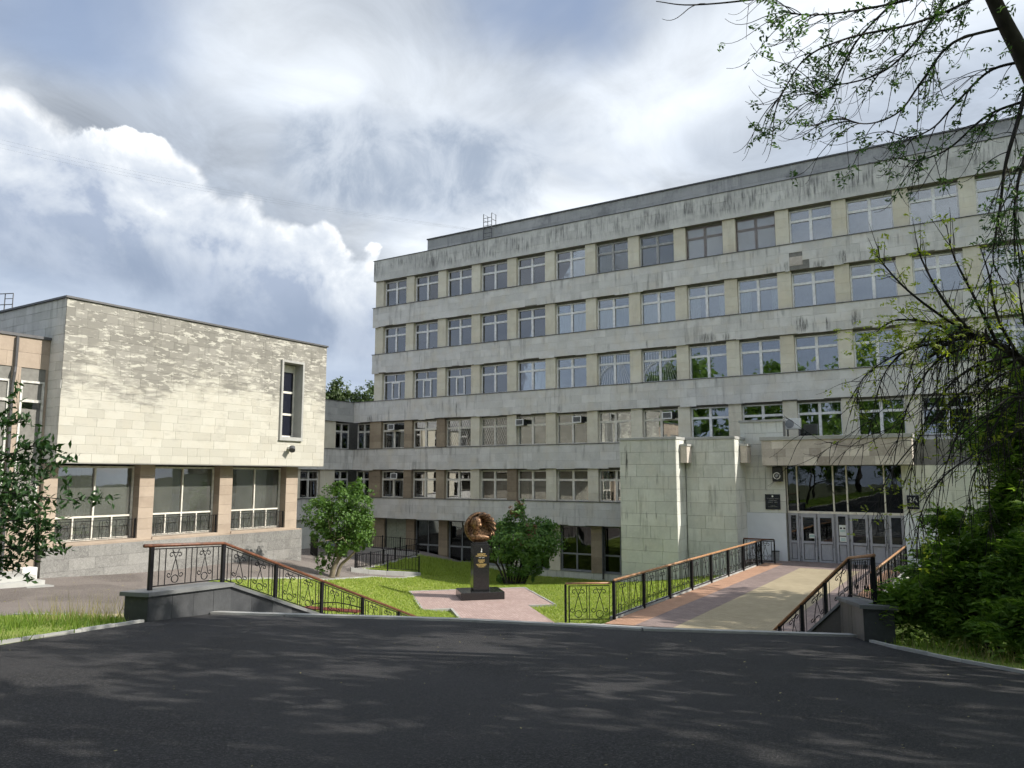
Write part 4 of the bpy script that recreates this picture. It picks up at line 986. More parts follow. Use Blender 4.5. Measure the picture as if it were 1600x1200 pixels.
# ------------------------------------------------------------------ cheek walls of the stairs
def wall_run(name, label, pts, thick, side, seg=0.62, drop=1.7, gmat='granite'):
    """pts: cap-top points (x,y,z); the wall hangs below the cap; slabs on both faces, cap pieces on top"""
    root = thing(name, label, 'wall', (pts[0][0], pts[0][1], pts[0][2] - drop))
    h = thick / 2
    for (a, b) in zip(pts[:-1], pts[1:]):
        a = Vector(a); b = Vector(b); d2 = Vector((b.x - a.x, b.y - a.y)); L = d2.length; d2 /= L; nrm = Vector((d2.y, -d2.x)); n = max(1, round(L / seg))
        core = []
        def P(t, off, dz): p = a.lerp(b, t); return (p.x + nrm.x * off, p.y + nrm.y * off, p.z + dz)
        MB().hexa([P(0, h - .03, -drop), P(1, h - .03, -drop), P(1, -h + .03, -drop), P(0, -h + .03, -drop), P(0, h - .03, -.081), P(1, h - .03, -.081), P(1, -h + .03, -.081), P(0, -h + .03, -.081)]).build('wall_core', M['backing'], root)
        for s in (1, -1):
            for i in range(n):
                t0 = i / n + 0.004 / L; t1 = (i + 1) / n - 0.004 / L; o0, o1 = (h - .029) * s, (h + random.uniform(-.003, .004)) * s
                if s < 0: o0, o1 = o1, o0
                MB().hexa([P(t0, o1, -drop), P(t1, o1, -drop), P(t1, o0, -drop), P(t0, o0, -drop), P(t0, o1, -.08), P(t1, o1, -.08), P(t1, o0, -.08), P(t0, o0, -.08)], random.random()).build('granite_slab', M[gmat], root)
        m = max(1, round(L / 1.1))
        for i in range(m):
            t0 = i / m + 0.003 / L; t1 = (i + 1) / m - 0.003 / L
            MB().hexa([P(t0, h + .07, -.079), P(t1, h + .07, -.079), P(t1, -h - .07, -.079), P(t0, -h - .07, -.079), P(t0, h + .07, 0), P(t1, h + .07, 0), P(t1, -h - .07, 0), P(t0, -h - .07, 0)], random.random()).build('cap_stone', M['granitecap'], root)
    a = Vector(pts[0]); d2 = Vector((pts[1][0] - pts[0][0], pts[1][1] - pts[0][1])).normalized(); nrm = Vector((d2.y, -d2.x))
    e = [(a.x + nrm.x * h - d2.x * .03, a.y + nrm.y * h - d2.y * .03), (a.x + nrm.x * h, a.y + nrm.y * h), (a.x - nrm.x * h, a.y - nrm.y * h), (a.x - nrm.x * h - d2.x * .03, a.y - nrm.y * h - d2.y * .03)]
    MB().prism(e, a.z - drop, a.z - .081, 0.3).build('granite_slab', M['granite'], root)
    e2 = [(a.x + nrm.x * (h + .07) - d2.x * .10, a.y + nrm.y * (h + .07) - d2.y * .10), (a.x + nrm.x * (h + .07), a.y + nrm.y * (h + .07)), (a.x - nrm.x * (h + .07), a.y - nrm.y * (h + .07)), (a.x - nrm.x * (h + .07) - d2.x * .10, a.y - nrm.y * (h + .07) - d2.y * .10)]
    MB().prism(e2, a.z - .08, a.z - .001, 0.6).build('cap_stone', M['granitecap'], root)
    return root
LP1 = Vector((-14.68, 9.53, -2.30)); LP2 = Vector((-15.34, 11.77, -2.44))
LPK = [LP2 + Vector((0, 1.57 * k, -0.607 * k)) for k in range(0, 6)]
ldir = (LP1 - LP2).normalized()
wall_run('stair_wall', 'dark granite stair wall with a sloping top near the grass strip and left building', [LP1 + ldir * 0.32, LP2, LPK[-1] + Vector((0, .3, -.116))], 0.56, 1)
RA = Vector((-2.21, 17.3, -2.56)); RB = Vector((-3.25, 21.1, -3.0)); RE = Vector((-5.35, 22.0, -5.1))
rdir = (RA - RB).normalized()
wall_run('stair_wall', 'dark granite stair wall sloping down beside the walkway, under the leafy shrubs', [RA + rdir * 0.30, RB, RB.lerp(RE, 1.15)], 0.56, -1, gmat='browngranite')

# ------------------------------------------------------------------ wrought-iron railings
def spiral(cx, cy, r0, r1, a0, a1, n=9): return [(cx + (r0 + (r1 - r0) * i / (n - 1)) * math.cos(a0 + (a1 - a0) * i / (n - 1)), cy + (r0 + (r1 - r0) * i / (n - 1)) * math.sin(a0 + (a1 - a0) * i / (n - 1))) for i in range(n)]
def motif():
    L = []
    L.append([(0.105 * math.cos(i * math.pi / 6), 0.155 + 0.105 * math.sin(i * math.pi / 6)) for i in range(13)])
    L.append([(0.10 * math.cos(math.pi + i * math.pi / 6), 0.97 + 0.10 * math.sin(math.pi + i * math.pi / 6)) for i in range(7)])
    for s in (1, -1):
        L.append([(-0.03 * s, 0.80), (0.0, 0.72), (0.06 * s, 0.50), (0.115 * s, 0.28)] + [(s * x, y) for x, y in spiral(0.185, 0.27, 0.075, 0.035, math.pi, math.pi * 2.9)])
        L.append([(0.0, 0.72), (0.045 * s, 0.82)] + [(s * x, y) for x, y in spiral(0.125, 0.82, 0.08, 0.035, math.pi, -math.pi * 0.85)])
    return L
MOTIF = motif()
def rail_section(root, a, b, H, bars=(.10, .18, .45, .53, .60, .84, .92), motifs=(.31, .72), ms=1.0, r=0.011, sides=4):
    a = Vector(a); b = Vector(b); L = Vector((b.x - a.x, b.y - a.y)).length
    def P(u, v): p = a.lerp(b, u); return Vector((p.x, p.y, p.z + 0.07 + v * (H - 0.11)))
    for v, w in ((0.0, .022), (1.0, .022)): MB().bar(P(0.02, v), P(0.98, v), 0.028, w).build('rail_bar', M['iron'], root)
    for u in bars: MB().bar(P(u, 0), P(u, 1), 0.015).build('baluster', M['iron'], root)
    for u in motifs:
        mb = MB()
        for ln in MOTIF: mb.tube([P(u + x * ms / L, y) for x, y in ln], r, sides, cap=False)
        mb.build('scroll', M['iron'], root)
def post(root, p, H, w=0.075): MB().box(p[0] - w / 2, p[0] + w / 2, p[1] - w / 2, p[1] + w / 2, p[2] - 0.02, p[2] + H).build('post', M['iron'], root)
def handrail(root, pts, mat, r=0.036): MB().tube(pts, r, 8).build('handrail', M[mat], root, True)
H1 = 0.86
t = thing('stair_railing', 'black scrollwork railing with brown handrail descending beside the grass and left building', 'railing', tuple(LP1))
post(t, LP1, H1)
for p in LPK: post(t, p, H1)
rail_section(t, LP1, LP2, H1)
for a, b in zip(LPK[:-1], LPK[1:]): rail_section(t, a, b, H1, (.08, .15, .47, .52, .86, .93), (.30, .69), 0.88)
up = Vector((0, 0, H1 + .03))
handrail(t, [LP1 + ldir * .22 + up, LP2 + up, LPK[-1] + up], 'rail')
t = thing('stair_railing', 'black scrollwork railing with light brown handrail descending in front of the walkway', 'railing', tuple(RA))
H2 = 0.93; RK = [RB.lerp(RE, k / 3.2) for k in range(0, 4)]
post(t, RA, H2)
for p in RK: post(t, p, H2)
rail_section(t, RA, RB, H2, (.08, .14, .20, .38, .45, .52, .60, .80, .88, .94), (.29, .70))
for a, b in zip(RK[:-1], RK[1:]): rail_section(t, a, b, H2, (.10, .82, .92), (.36,), 0.8)
up = Vector((0, 0, H2 + .03))
handrail(t, [RA + rdir * .14 + up, RB + up, RB.lerp(RE, 1.1) + up], 'sunlitrail')
# walkway railings
HD = 1.07; DY = [21.07 + 2.275 * k for k in range(8)] + [37.83]
t = thing('walkway_railing', 'long scrollwork railing with sunlit brown handrail along the lawn side of the walkway', 'railing', (-9.71, 21, -4.16))
for y in DY: post(t, (-9.71, y, -4.14), HD, 0.08)
for a, b in zip(DY[:-1], DY[1:]): rail_section(t, (-9.71, a, -4.14), (-9.71, b, -4.14), HD, (.08, .13, .45, .50, .55, .87, .92), (.28, .71), 1.25, 0.011)
handrail(t, [(-9.71, DY[0], -4.14 + HD + .03), (-9.71, DY[-1], -4.14 + HD + .03)], 'sunlitrail', 0.04)
t = thing('corner_railing', 'short railing turning the corner at the far end of the walkway by the fins', 'railing', (-9.25, 38.2, -4.16))
for p in ((-10.68, 38.4), (-9.22, 38.4)): post(t, p + (-4.14,), HD, 0.055)
rail_section(t, (-10.68, 38.4, -4.14), (-9.22, 38.4, -4.14), HD, (.1, .5, .9), (.3, .7), 1.1, 0.011)
rail_section(t, (-9.71, 37.88, -4.14), (-9.22, 38.35, -4.14), HD, (.2, .8), (), 1)
handrail(t, [(-10.68, 38.4, -4.14 + HD + .03), (-9.22, 38.4, -4.14 + HD + .03), (-9.71, 37.86, -4.14 + HD + .03)], 'rail')
G0 = Vector((-11.03, 20.53, -4.27)); G1 = Vector((-9.82, 21.08, -4.23))
t = thing('end_railing', 'low scrollwork panel with slim posts where the walkway meets the lawn corner', 'railing', tuple(G0))
post(t, G0, HD, 0.05); post(t, G0.lerp(G1, .08), HD - .05, 0.03)
rail_section(t, G0.lerp(G1, .06), G1, HD, (.02, .44, .50, .97), (.24, .74), 1.0, 0.011)
handrail(t, [G0 + Vector((0, 0, HD + .03)), G1 + Vector((0, 0, HD + .03))], 'sunlitrail', 0.03)
t = thing('walkway_railing', 'railing on the far side of the walkway, half hidden by drooping branches', 'railing', (-3.65, 28.7, -4.16))
DR = [28.0 + 2.275 * k for k in range(6)]
for y in DR: post(t, (-3.65, y, -4.14), HD - .1, 0.08)
for a, b in zip(DR[:-1], DR[1:]): rail_section(t, (-3.65, a, -4.14), (-3.65, b, -4.14), HD - .1, (.08, .13, .45, .50, .55, .87, .92), (.28, .71), 1.25, 0.011)
handrail(t, [(-3.65, DR[0], -4.14 + HD - .07), (-3.65, DR[-1], -4.14 + HD - .07)], 'sunlitrail', 0.04)

# plain metal fences by the side path
def fence(name, label, pts, H, gap=0.14, base=0.2, step=1.6):
    root = thing(name, label, 'fence', (pts[0][0], pts[0][1], zlow(*pts[0])))
    for a, b in zip(pts[:-1], pts[1:]):
        a = Vector(a); b = Vector(b); L = (b - a).length; n = max(1, round(L / step)); m = max(2, round(L / gap))
        za, zb = zlow(*a) + base, zlow(*b) + base
        def P(t, z): p = a.lerp(b, t); return Vector((p.x, p.y, za + (zb - za) * t + z))
        for i in range(n + 1): MB().bar(P(i / n, -.1), P(i / n, H + .08), 0.06).build('post', M['iron'], root)
        for z in (0.10, H): MB().bar(P(0, z), P(1, z), 0.03).build('rail_bar', M['iron'], root)
        for i in range(m):
            if abs((i * n / m) - round(i * n / m)) > 0.02: MB().bar(P(i / m, .1), P(i / m, H), 0.016).build('baluster', M['iron'], root)
    return root
fence('fence', 'low black bar fence on the white kerb at the front of the grass bank', [(-29.4, 30.95), (-27.45, 33.95)], 0.80, 0.20)
fence('fence', 'black bar fence running back along the grass bank towards the building', [(-29.7, 31.4), (-31.4, 38.6)], 0.74, 0.24, 0.08)
fence('fence', 'far black bar fence on a pale kerb before the ground floor windows', [(-36.2, 39.0), (-31.5, 38.9)], 0.85, 0.2, 0.24)
fence('fence', 'black bar fence closing the gap behind the corner of the left building', [(-37.5, 35.4), (-31.5, 30.2)], 1.15, 0.2, 0.05)
t = thing('notice_board', 'grey-blue board standing behind the far fence next to the left building', 'board', (-37.6, 37.5, -4.9))
MB().box(-38.2, -37.0, 37.5, 37.56, -4.85, -3.95).build('panel', plain('grey_blue_paint', (0.13, 0.17, 0.22), 0.6), t)
for x in (-38.1, -37.1): MB().box(x - .03, x + .03, 37.57, 37.62, -5.1, -3.95).build('leg', M['metal'], t)

# ------------------------------------------------------------------ bench behind the stair railing
t = thing('bench', 'red-brown slatted bench with black curved iron sides behind the stair railing', 'bench', (-18.85, 18.8, zlow(-18.85, 18.8)))
bz = zlow(-18.85, 18.8) + 0.02; ba = Vector((-19.95, 18.6)); bb = Vector((-17.75, 19.0)); bd = (bb - ba).normalized(); bn = Vector((bd.y, -bd.x))
def bp(u, v, z): p = ba + bd * u + bn * v; return Vector((p.x, p.y, bz + z))
for j in range(4): MB().bar(bp(0, -.16 + j * .11, .46), bp(2.23, -.16 + j * .11, .46), 0.09, 0.03).build('slat', M['wood'], t)
for u in (.12, 2.1):
    MB().tube([bp(u, .22, 0), bp(u, .22, .40), bp(u, .1, .44), bp(u, -.2, .44), bp(u, -.27, .50), bp(u, -.30, .60), bp(u, -.24, .64)], .02, 6).build('side_frame', M['iron'], t)
    MB().tube([bp(u, -.2, .44), bp(u, -.26, .2), bp(u, -.3, 0)], .02, 6).build('leg', M['iron'], t)
MB().tube([bp(.12, -.28, .52), bp(.6, -.28, .60), bp(1.1, -.28, .64), bp(1.6, -.28, .60), bp(2.1, -.28, .52)], .018, 6).build('back_arch', M['iron'], t)

# ------------------------------------------------------------------ the left building
def build_hall():
    XW = -28.63; Y0, Y1, Z0, Z1 = 14.65, 27.69, 0.50, 6.56
    B = thing('exhibition_hall', 'cream stone hall with a blank weathered upper wall over tall ground floor windows', 'building', (-34.0, 21.0, -4.2))
    # slit window opening: (Y 24.78..26.12, z 1.78..5.5)
    hole = (24.86, 26.06, 1.86, 5.46)
    ub = MB(); ub.box(-46.0, XW - .62, Y0 + .035, Y1 - .03, Z0 + .02, Z1 - .01)
    ub.box(XW - .62, XW - .035, Y0 + .035, hole[0], Z0 + .02, Z1 - .01); ub.box(XW - .62, XW - .035, hole[1], Y1 - .03, Z0 + .02, Z1 - .01)
    ub.box(XW - .62, XW - .035, hole[0], hole[1], Z0 + .02, hole[2]); ub.box(XW - .62, XW - .035, hole[0], hole[1], hole[3], Z1 - .01)
    ub.build('upper_block', M['backing'], B)
    clad(B, slab_rects(-46.0, XW - .004, Z0, Z1, 0.9, 0.337), '+y', Y1, M['rearwall'], 'rear_slab', 0, rest='rear_cladding')
    clad(B, slab_rects(-46.0, -30.15, -2.6, Z0 - .04, 0.9, 0.4), '+y', 26.785, M['rearwall'], 'rear_slab', 0, rest='rear_cladding')
    clad(B, slab_rects(Y0, Y1, Z0, Z1, 0.66, 0.337, holes=[hole]), '+x', XW, M['patina'], 'stone_slab', 300, key=lambda r: r[0], rest='stone_cladding', gap=0.005)
    clad(B, slab_rects(-46.0, XW - .031, Z0, Z1, 0.72, 0.337), '-y', Y0, M['lime'], 'side_slab', 80, key=lambda r: -r[0], rest='side_cladding', gap=0.008)
    MB().box(-46.1, XW + .07, Y0 - .07, Y1 + .05, Z1, Z1 + .075).build('roof_flashing', M['metal'], B)
    MB().box(-29.6, XW - .02, Y0 + .1, Y1 - .05, Z0 - .03, Z0 + .018).build('soffit', M['concrete'], B)
    # slit window: surround, deep reveal, three panes
    ya, yb, za, zb = hole; f = MB()
    f.box(XW - .60, XW + .10, ya - .10, ya + .002, za - .10, zb + .10); f.box(XW - .60, XW + .10, yb - .002, yb + .10, za - .10, zb + .10)
    f.box(XW - .60, XW + .10, ya + .002, yb - .002, zb - .002, zb + .10); f.box(XW - .60, XW + .12, ya - .12, yb + .12, za - .17, za - .10); f.box(XW - .60, XW + .10, ya + .002, yb - .002, za - .099, za + .002)
    o = f.build('slit_window', M['concrete'], B)
    MB().box(XW - .615, XW - .56, ya, yb, za, zb).build('back_panel', M['concrete'], o)
    w0, w1 = ya + .42, yb - .01; xs_ = XW - .50
    g = MB(); g.box(xs_ - .06, xs_ + .03, w0, w0 + .08, za, zb - .05); g.box(xs_ - .06, xs_ + .03, w1 - .08, w1, za, zb - .05)
    zs = [za + .02, za + 1.10, za + 2.18, za + 3.22]
    for z in zs: g.box(xs_ - .06, xs_ + .028, w0 + .08, w1 - .08, z - .02, z + .08)
    g.box(xs_ - .06, xs_ + .026, w0 + .08, w1 - .08, zs[-1] + .08, zb - .05)
    g.build('sash', M['creamframe'], o)
    for a, b in zip(zs[:-1], zs[1:]): MB().box(xs_ - .01, xs_, w0 + .08, w1 - .08, a + .08, b - .02).build('pane', M['navy'], o)
    # recessed ground floor: piers, glass, plinth
    XP = -29.38; piers = [(14.66, 15.16), (18.38, 19.03), (22.18, 22.86), (25.98, 26.72)]
    for a, b in piers:
        z = -2.56; n = 7; r = random.Random(int(a * 10))
        for j in range(n):
            h = (Z0 - .04 - z) / n; w = (0 if j % 2 else .22)
            MB().box(-30.15, XP + r.uniform(-.003, .004), a + .002, b - .002, z + j * h + .003, z + (j + 1) * h - .003, r.random()).build('pier_stone', M['pink'], B)
    MB().box(-46, -30.15, 26.2, 26.75, -4.6, Z0).build('end_wall', M['pink'], B)
    for i in range(3):
        a, b = piers[i][1], piers[i + 1][0]
        cs = [[], [(0.60, 0.66, .33, .97, 'curtainbrown'), (0.80, 0.97, .33, .97, 'curtainbrown')], [(0.22, 0.42, .33, .95, 'curtainbrown'), (0.55, 0.97, .33, .95, 'curtain')]][i]
        window(B, (-29.82, (a + b) / 2, -2.46), b - a - .02, 2.86, 'hall', 'creamframe', 'hallglass', math.pi / 2, cs)
        MB().box(-29.95, XP + .05, a + .003, b - .003, -2.56, -2.47).build('sill', M['pink'], B)
    MB().box(-46, -29.31, 14.72, 26.98, -5.4, -2.63).build('plinth', M['backing'], B)
    clad(B, slab_rects(14.70, 27.0, -5.25, -2.60, 1.25, 0.46, jit=.25), '+x', -29.27, M['plinth'], 'plinth_slab', 70, gap=.006)
    clad(B, slab_rects(-46, -29.27, -5.25, -2.60, 1.25, 0.46), '+y', 27.0, M['plinth'], 'plinth_slab', 30, gap=.006)
    MB().box(-46, -29.29, 14.69, 26.99, -2.60, -2.565).build('plinth_cap', M['pink'], B)
    MB().box(-39.0, -30.0, 14.9, 26.2, -2.56, -2.5).build('hall_floor', M['hall'], B)
    MB().box(-39.2, -38.9, 14.9, 26.2, -2.5, Z0).build('hall_wall', M['hall'], B)
    for y in (18.7, 22.5): MB().box(-34.4, -34.0, y - .2, y + .2, -2.5, Z0).build('hall_column', M['hall'], B)
    # low porch block at the side
    XQ = -29.57
    MB().box(-44, XQ - .035, 2.0, Y0 - .002, -3.9, 5.02).build('porch_block', M['backing'], B)
    holes = [(13.70, 14.55, -1.15, 3.46), (11.2, 13.38, -1.15, 3.46), (7.8, 10.4, -1.15, 3.46)]
    clad(B, slab_rects(2.0, Y0 - .002, -3.3, 5.03, 1.05, 0.56, holes=holes), '+x', XQ, M['pink'], 'porch_slab', 80, key=lambda r: -r[0], rest='porch_cladding')
    MB().box(-44, XQ + .06, 1.9, Y0 - .003, 5.03, 5.13).build('porch_flashing', M['metal'], B)
    for (a, b, c, d) in holes: 
        window(B, (XQ - .02, (a + b) / 2, c + .02), b - a - .03, d - c - .03, 'tall', 'oldframe', 'glass', math.pi / 2)
    MB().tube([(XQ + .09, 13.46, 5.0), (XQ + .09, 13.46, 3.9), (XQ + .16, 13.42, 3.7), (XQ + .10, 13.40, 3.2), (XQ + .10, 13.52, -3.3)], .055, 8).build('drainpipe', M['metal'], B)
    MB().box(XQ - .2, XQ + .04, 2.0, Y0 - .01, -3.95, -3.3).build('porch_plinth', M['plinth'], B)
    return B
HALL = build_hall()
t = thing('roof_ladder', 'thin dark roof access rail on the flat roof of the left hall', 'ladder', (-34.6, 15.3, 6.7))
for (x, y) in ((-34.4, 15.4), (-34.75, 15.25)):
    MB().tube([(x, y, 6.65), (x, y, 7.62), (x - 1.3, y - .55, 7.62), (x - 1.3, y - .55, 6.65)], .025, 6).build('guard_frame', M['metal'], t)
    MB().bar((x, y, 7.15), (x - 1.3, y - .55, 7.15), .03).build('guard_bar', M['metal'], t)
for z in (6.9, 7.15, 7.4): MB().bar((-34.4, 15.4, z), (-34.75, 15.25, z), .025).build('rung', M['metal'], t)
t = thing('floodlight', 'small grey floodlight under the slit window of the cream hall', 'lamp', (-28.5, 25.4, 1.2))
MB().box(-28.62, -28.35, 25.32, 25.50, 1.28, 1.40).build('bracket', M['whiteplastic'], t)
MB().tube([(-28.34, 25.36, 1.36), (-28.22, 25.26, 1.22)], .14, 12).build('lamp_head', M['metal'], t)
t = thing('porch_steps', 'three pale worn stone steps in front of the pink porch', 'steps', (-28.2, 10.0, -3.8))
for i, (x1, z) in enumerate(((-26.9, -3.62), (-27.25, -3.46), (-27.6, -3.30))):
    for j in range(5):
        ya = 14.0 - i * .12 - (j + 1) * 2.3; MB().box(-29.6, x1, ya + .006, ya + 2.294, z - .4 if i == 0 else z - .155, z, random.random()).build('step_slab', M['concrete'], t)
MB().box(-29.25, -28.75, 13.86, 14.35, -3.9, -3.18).build('side_block', M['white'], t)

# exhibits inside the hall
def board(x, y, w, h, label, cols, z=-2.48):
    t = thing('display_board', label, 'display', (x, y, z))
    MB().box(x - .03, x + .03, y - w / 2, y + w / 2, z + .08, z + h).build('panel', M['white'], t)
    for s in (-1, 1): MB().box(x - .18, x + .18, y + s * w * .4 - .03, y + s * w * .4 + .03, z, z + .085).build('foot', M['metal'], t)
    r = random.Random(int(y * 7))
    for i in range(7):
        a = y + r.uniform(-.42, .30) * w; c = z + .15 + r.random() * (h - .35)
        MB().box(x + .031, x + .037, a, a + w * .12, c, c + .12).build('photo', M[r.choice(cols)], t)
board(-30.2, 17.7, .95, .72, 'white display board with small pictures in the first hall window', ['interior', 'greyframe'])
board(-30.2, 19.8, .55, .74, 'narrow white display board in the middle hall window', ['interior', 'teal'])
board(-30.2, 20.55, .8, .70, 'wider white display board with many pictures in the middle hall window', ['interior', 'greyframe'])
board(-30.2, 23.9, .6, .66, 'pale display board in the last hall window', ['teal', 'interior'])
t = thing('rack', 'tall white wire rack standing inside the first hall window', 'rack', (-31.0, 16.9, -2.48))
for y in (16.45, 16.8, 17.1, 17.35):
    MB().bar((-31.0, y, -2.48), (-31.0, y, -.95), .03).build('upright', M['white'], t); MB().bar((-31.4, y, -2.48), (-31.4, y, -.95), .03).build('upright', M['white'], t)
for z in (-2.2, -1.6, -.97):
    for x in (-31.0, -31.4): MB().bar((x, 16.45, z), (x, 17.35, z), .03).build('cross_bar', M['white'], t)
t = thing('crate', 'brown wooden chest inside the first hall window', 'chest', (-31.1, 16.0, -2.48)); MB().box(-31.4, -30.8, 15.75, 16.3, -2.48, -1.95).build('box', M['wood'], t); MB().box(-31.43, -30.77, 15.72, 16.33, -1.95, -1.88).build('lid', M['rail'], t)
t = thing('tin_box', 'pale teal cabinet in the lower corner of the first hall window', 'cabinet', (-30.5, 15.45, -2.48)); MB().box(-30.8, -30.3, 15.25, 15.65, -2.48, -2.05).build('body', M['teal'], t); MB().box(-30.297, -30.285, 15.30, 15.60, -2.42, -2.12).build('door', M['curtainblue'], t)
t = thing('crate', 'tan wooden chest inside the last hall window', 'chest', (-30.8, 23.2, -2.48)); MB().box(-31.0, -30.6, 23.05, 23.35, -2.48, -1.9).build('box', M['curtainbrown'], t); MB().box(-31.02, -30.58, 23.03, 23.37, -1.9, -1.85).build('lid', M['wood'], t)
# iron guards before the hall windows
for i, (a, b, lb) in enumerate(((15.2, 18.35, 'scrollwork iron guard before the first hall window with the white rack'), (19.05, 22.15, 'scrollwork iron guard before the middle hall window'), (22.9, 25.95, 'scrollwork iron guard before the last hall window nearest the lilac'))):
    t = thing('window_guard', lb, 'railing', (-29.5, (a + b) / 2, -2.47), 'iron guards on the hall windows')
    for y in (a, b): post(t, (-29.5, y, -2.47), .78, .05)
    for q in range(2):
        y0 = a + (b - a) * q / 2; y1 = a + (b - a) * (q + 1) / 2
        rail_section(t, (-29.5, y0, -2.47), (-29.5, y1, -2.47), .80, (.08, .15, .5, .85, .92), (.30, .70), .85, .008, 3)

# ------------------------------------------------------------------ monument
def build_monument():
    base = Vector((-19.78, 28.85, -5.40)); c45 = math.cos(math.pi / 4)
    ux = Vector((c45, c45, 0)); uy = Vector((-c45, c45, 0)); uz = Vector((0, 0, 1))     # ux along the front, uy away from the steps
    T = thing('monument', 'bronze swirling disc with a man\'s head on a black granite pillar at the paved square', 'monument', tuple(base))
    def W(x, y, z): return base + ux * x + uy * y + uz * z
    def bx(name, x0, x1, y0, y1, z0, z1, mat, par=T, bev=.008):
        return MB().hexa([W(x0, y0, z0), W(x1, y0, z0), W(x1, y1, z0), W(x0, y1, z0), W(x0, y0, z1), W(x1, y0, z1), W(x1, y1, z1), W(x0, y1, z1)]).build(name, M[mat], par, bevel=bev)
    bx('plinth', -.97, .97, -.55, 1.05, 0, .33, 'polished', bev=.012)
    bx('pedestal', -.36, .36, -.10, .62, .33, 2.36, 'polished', bev=.01)
    bx('neck', -.30, .30, -.04, .56, 2.36, 2.46, 'polished')
    # lettering on the front face (local y = -.10)
    rz = math.pi / 4
    def ln(z, w, h, gp=(), mat='gold', x=0.0):
        p = W(x, -.1025, z); blurred_line(T, p.x, p.y, p.z, w, h, M[mat], rz, gp)
    p = W(0.0, -.102, 2.14)
    em = MB(); 
    for (dx, dz, rr) in ((0, 0, .035), (0.012, .055, .02), (.008, .095, .024), (0.0, .14, .014)): em.tube([W(dx, -.098, 2.05 + dz), W(dx, -.108, 2.05 + dz)], rr, 8)
    em.build('emblem', M['whiteplastic'], T)
    ln(1.91, .36, .055); ln(1.84, .52, .042); ln(1.765, .24, .035, ((.44, .60),), 'whiteplastic')
    ln(1.66, .30, .036); ln(1.61, .28, .036); ln(1.555, .20, .036)
    ln(1.47, .46, .036); ln(1.42, .40, .036); ln(1.365, .26, .036)
    # the bronze: crescent bowl, head and shoulders, swept blades
    S = bx('sculpture', -.20, .20, .10, .46, 2.46, 2.50, 'bronze', bev=0); cz = 3.10; R = .66
    def arc_pts(a0, a1, r0, r1, n=18, yy=.26, dy=0.0): return [W((r0 + (r1 - r0) * i / (n - 1)) * math.cos(a0 + (a1 - a0) * i / (n - 1)), yy + dy * math.sin(math.pi * i / (n - 1)), cz + (r0 + (r1 - r0) * i / (n - 1)) * math.sin(a0 + (a1 - a0) * i / (n - 1))) for i in range(n)]
    rim = MB(); n = 22; rr = [.035 + .075 * math.sin(math.pi * min(1, (i + 1) / n)) for i in range(n)]
    rim.tube(arc_pts(math.radians(75), math.radians(335), R * .96, R * .92, n), rr, 8); rim.build('rim', M['bronze'], S, True)
    bowl = MB(); V = []; na, nr = 26, 6
    for j in range(nr + 1):
        for i in range(na + 1):
            a = math.radians(62) + math.radians(359.9) * i / na; q = R * .98 * j / nr
            V.append(W(q * math.cos(a), .50 - .26 * (j / nr) ** 2, cz + q * math.sin(a)))
    F = [(j * (na + 1) + i, j * (na + 1) + i + 1, (j + 1) * (na + 1) + i + 1, (j + 1) * (na + 1) + i) for j in range(nr) for i in range(na)]
    bowl.add(V, F).build('bowl', M['bronze'], S, True)
    for k in range(6):                                   # blades sweeping from the top round to the right
        a1 = math.radians(96 - 21 * k); mb = MB(); V = []; n = 14; wd = .165
        for i in range(n):
            q = i / (n - 1); rad = .24 + (R * 1.06 - .24) * q; a = a1 + .95 * (1 - q) ** 1.5 - .30
            w = wd * (q ** .7) * (1 - .75 * max(0, (q - .82) / .18) ** 2) + .012; tw = .5 + .9 * q
            cx, cz_ = rad * math.cos(a), cz + rad * math.sin(a); nx, nz = -math.sin(a), math.cos(a); dep = .34 - .34 * math.sin(math.pi * q * .62) 
            for s in (-1, -.35, .35, 1):
                bulge = -.07 * (1 - s * s)
                V.append(W(cx + nx * w * s * math.cos(tw * .6), dep + bulge + s * w * math.sin(tw * .6), cz_ + nz * w * s * math.cos(tw * .6)))
            for s in (1, .35, -.35, -1):
                V.append(W(cx + nx * w * s * math.cos(tw * .6), dep + .05 + s * w * math.sin(tw * .6), cz_ + nz * w * s * math.cos(tw * .6)))
        F = [(i * 8 + j, i * 8 + (j + 1) % 8, (i + 1) * 8 + (j + 1) % 8, (i + 1) * 8 + j) for i in range(n - 1) for j in range(8)]
        F += [tuple(range(7, -1, -1)), tuple((n - 1) * 8 + j for j in range(8))]
        mb.add(V, F).build('blade', M['bronze'], S, True)
    # head: turned three quarters to the right
    hd = MB(); hx, hz = -.22, cz + .16; nu, nv = 26, 22; yaw = math.radians(38); V = []
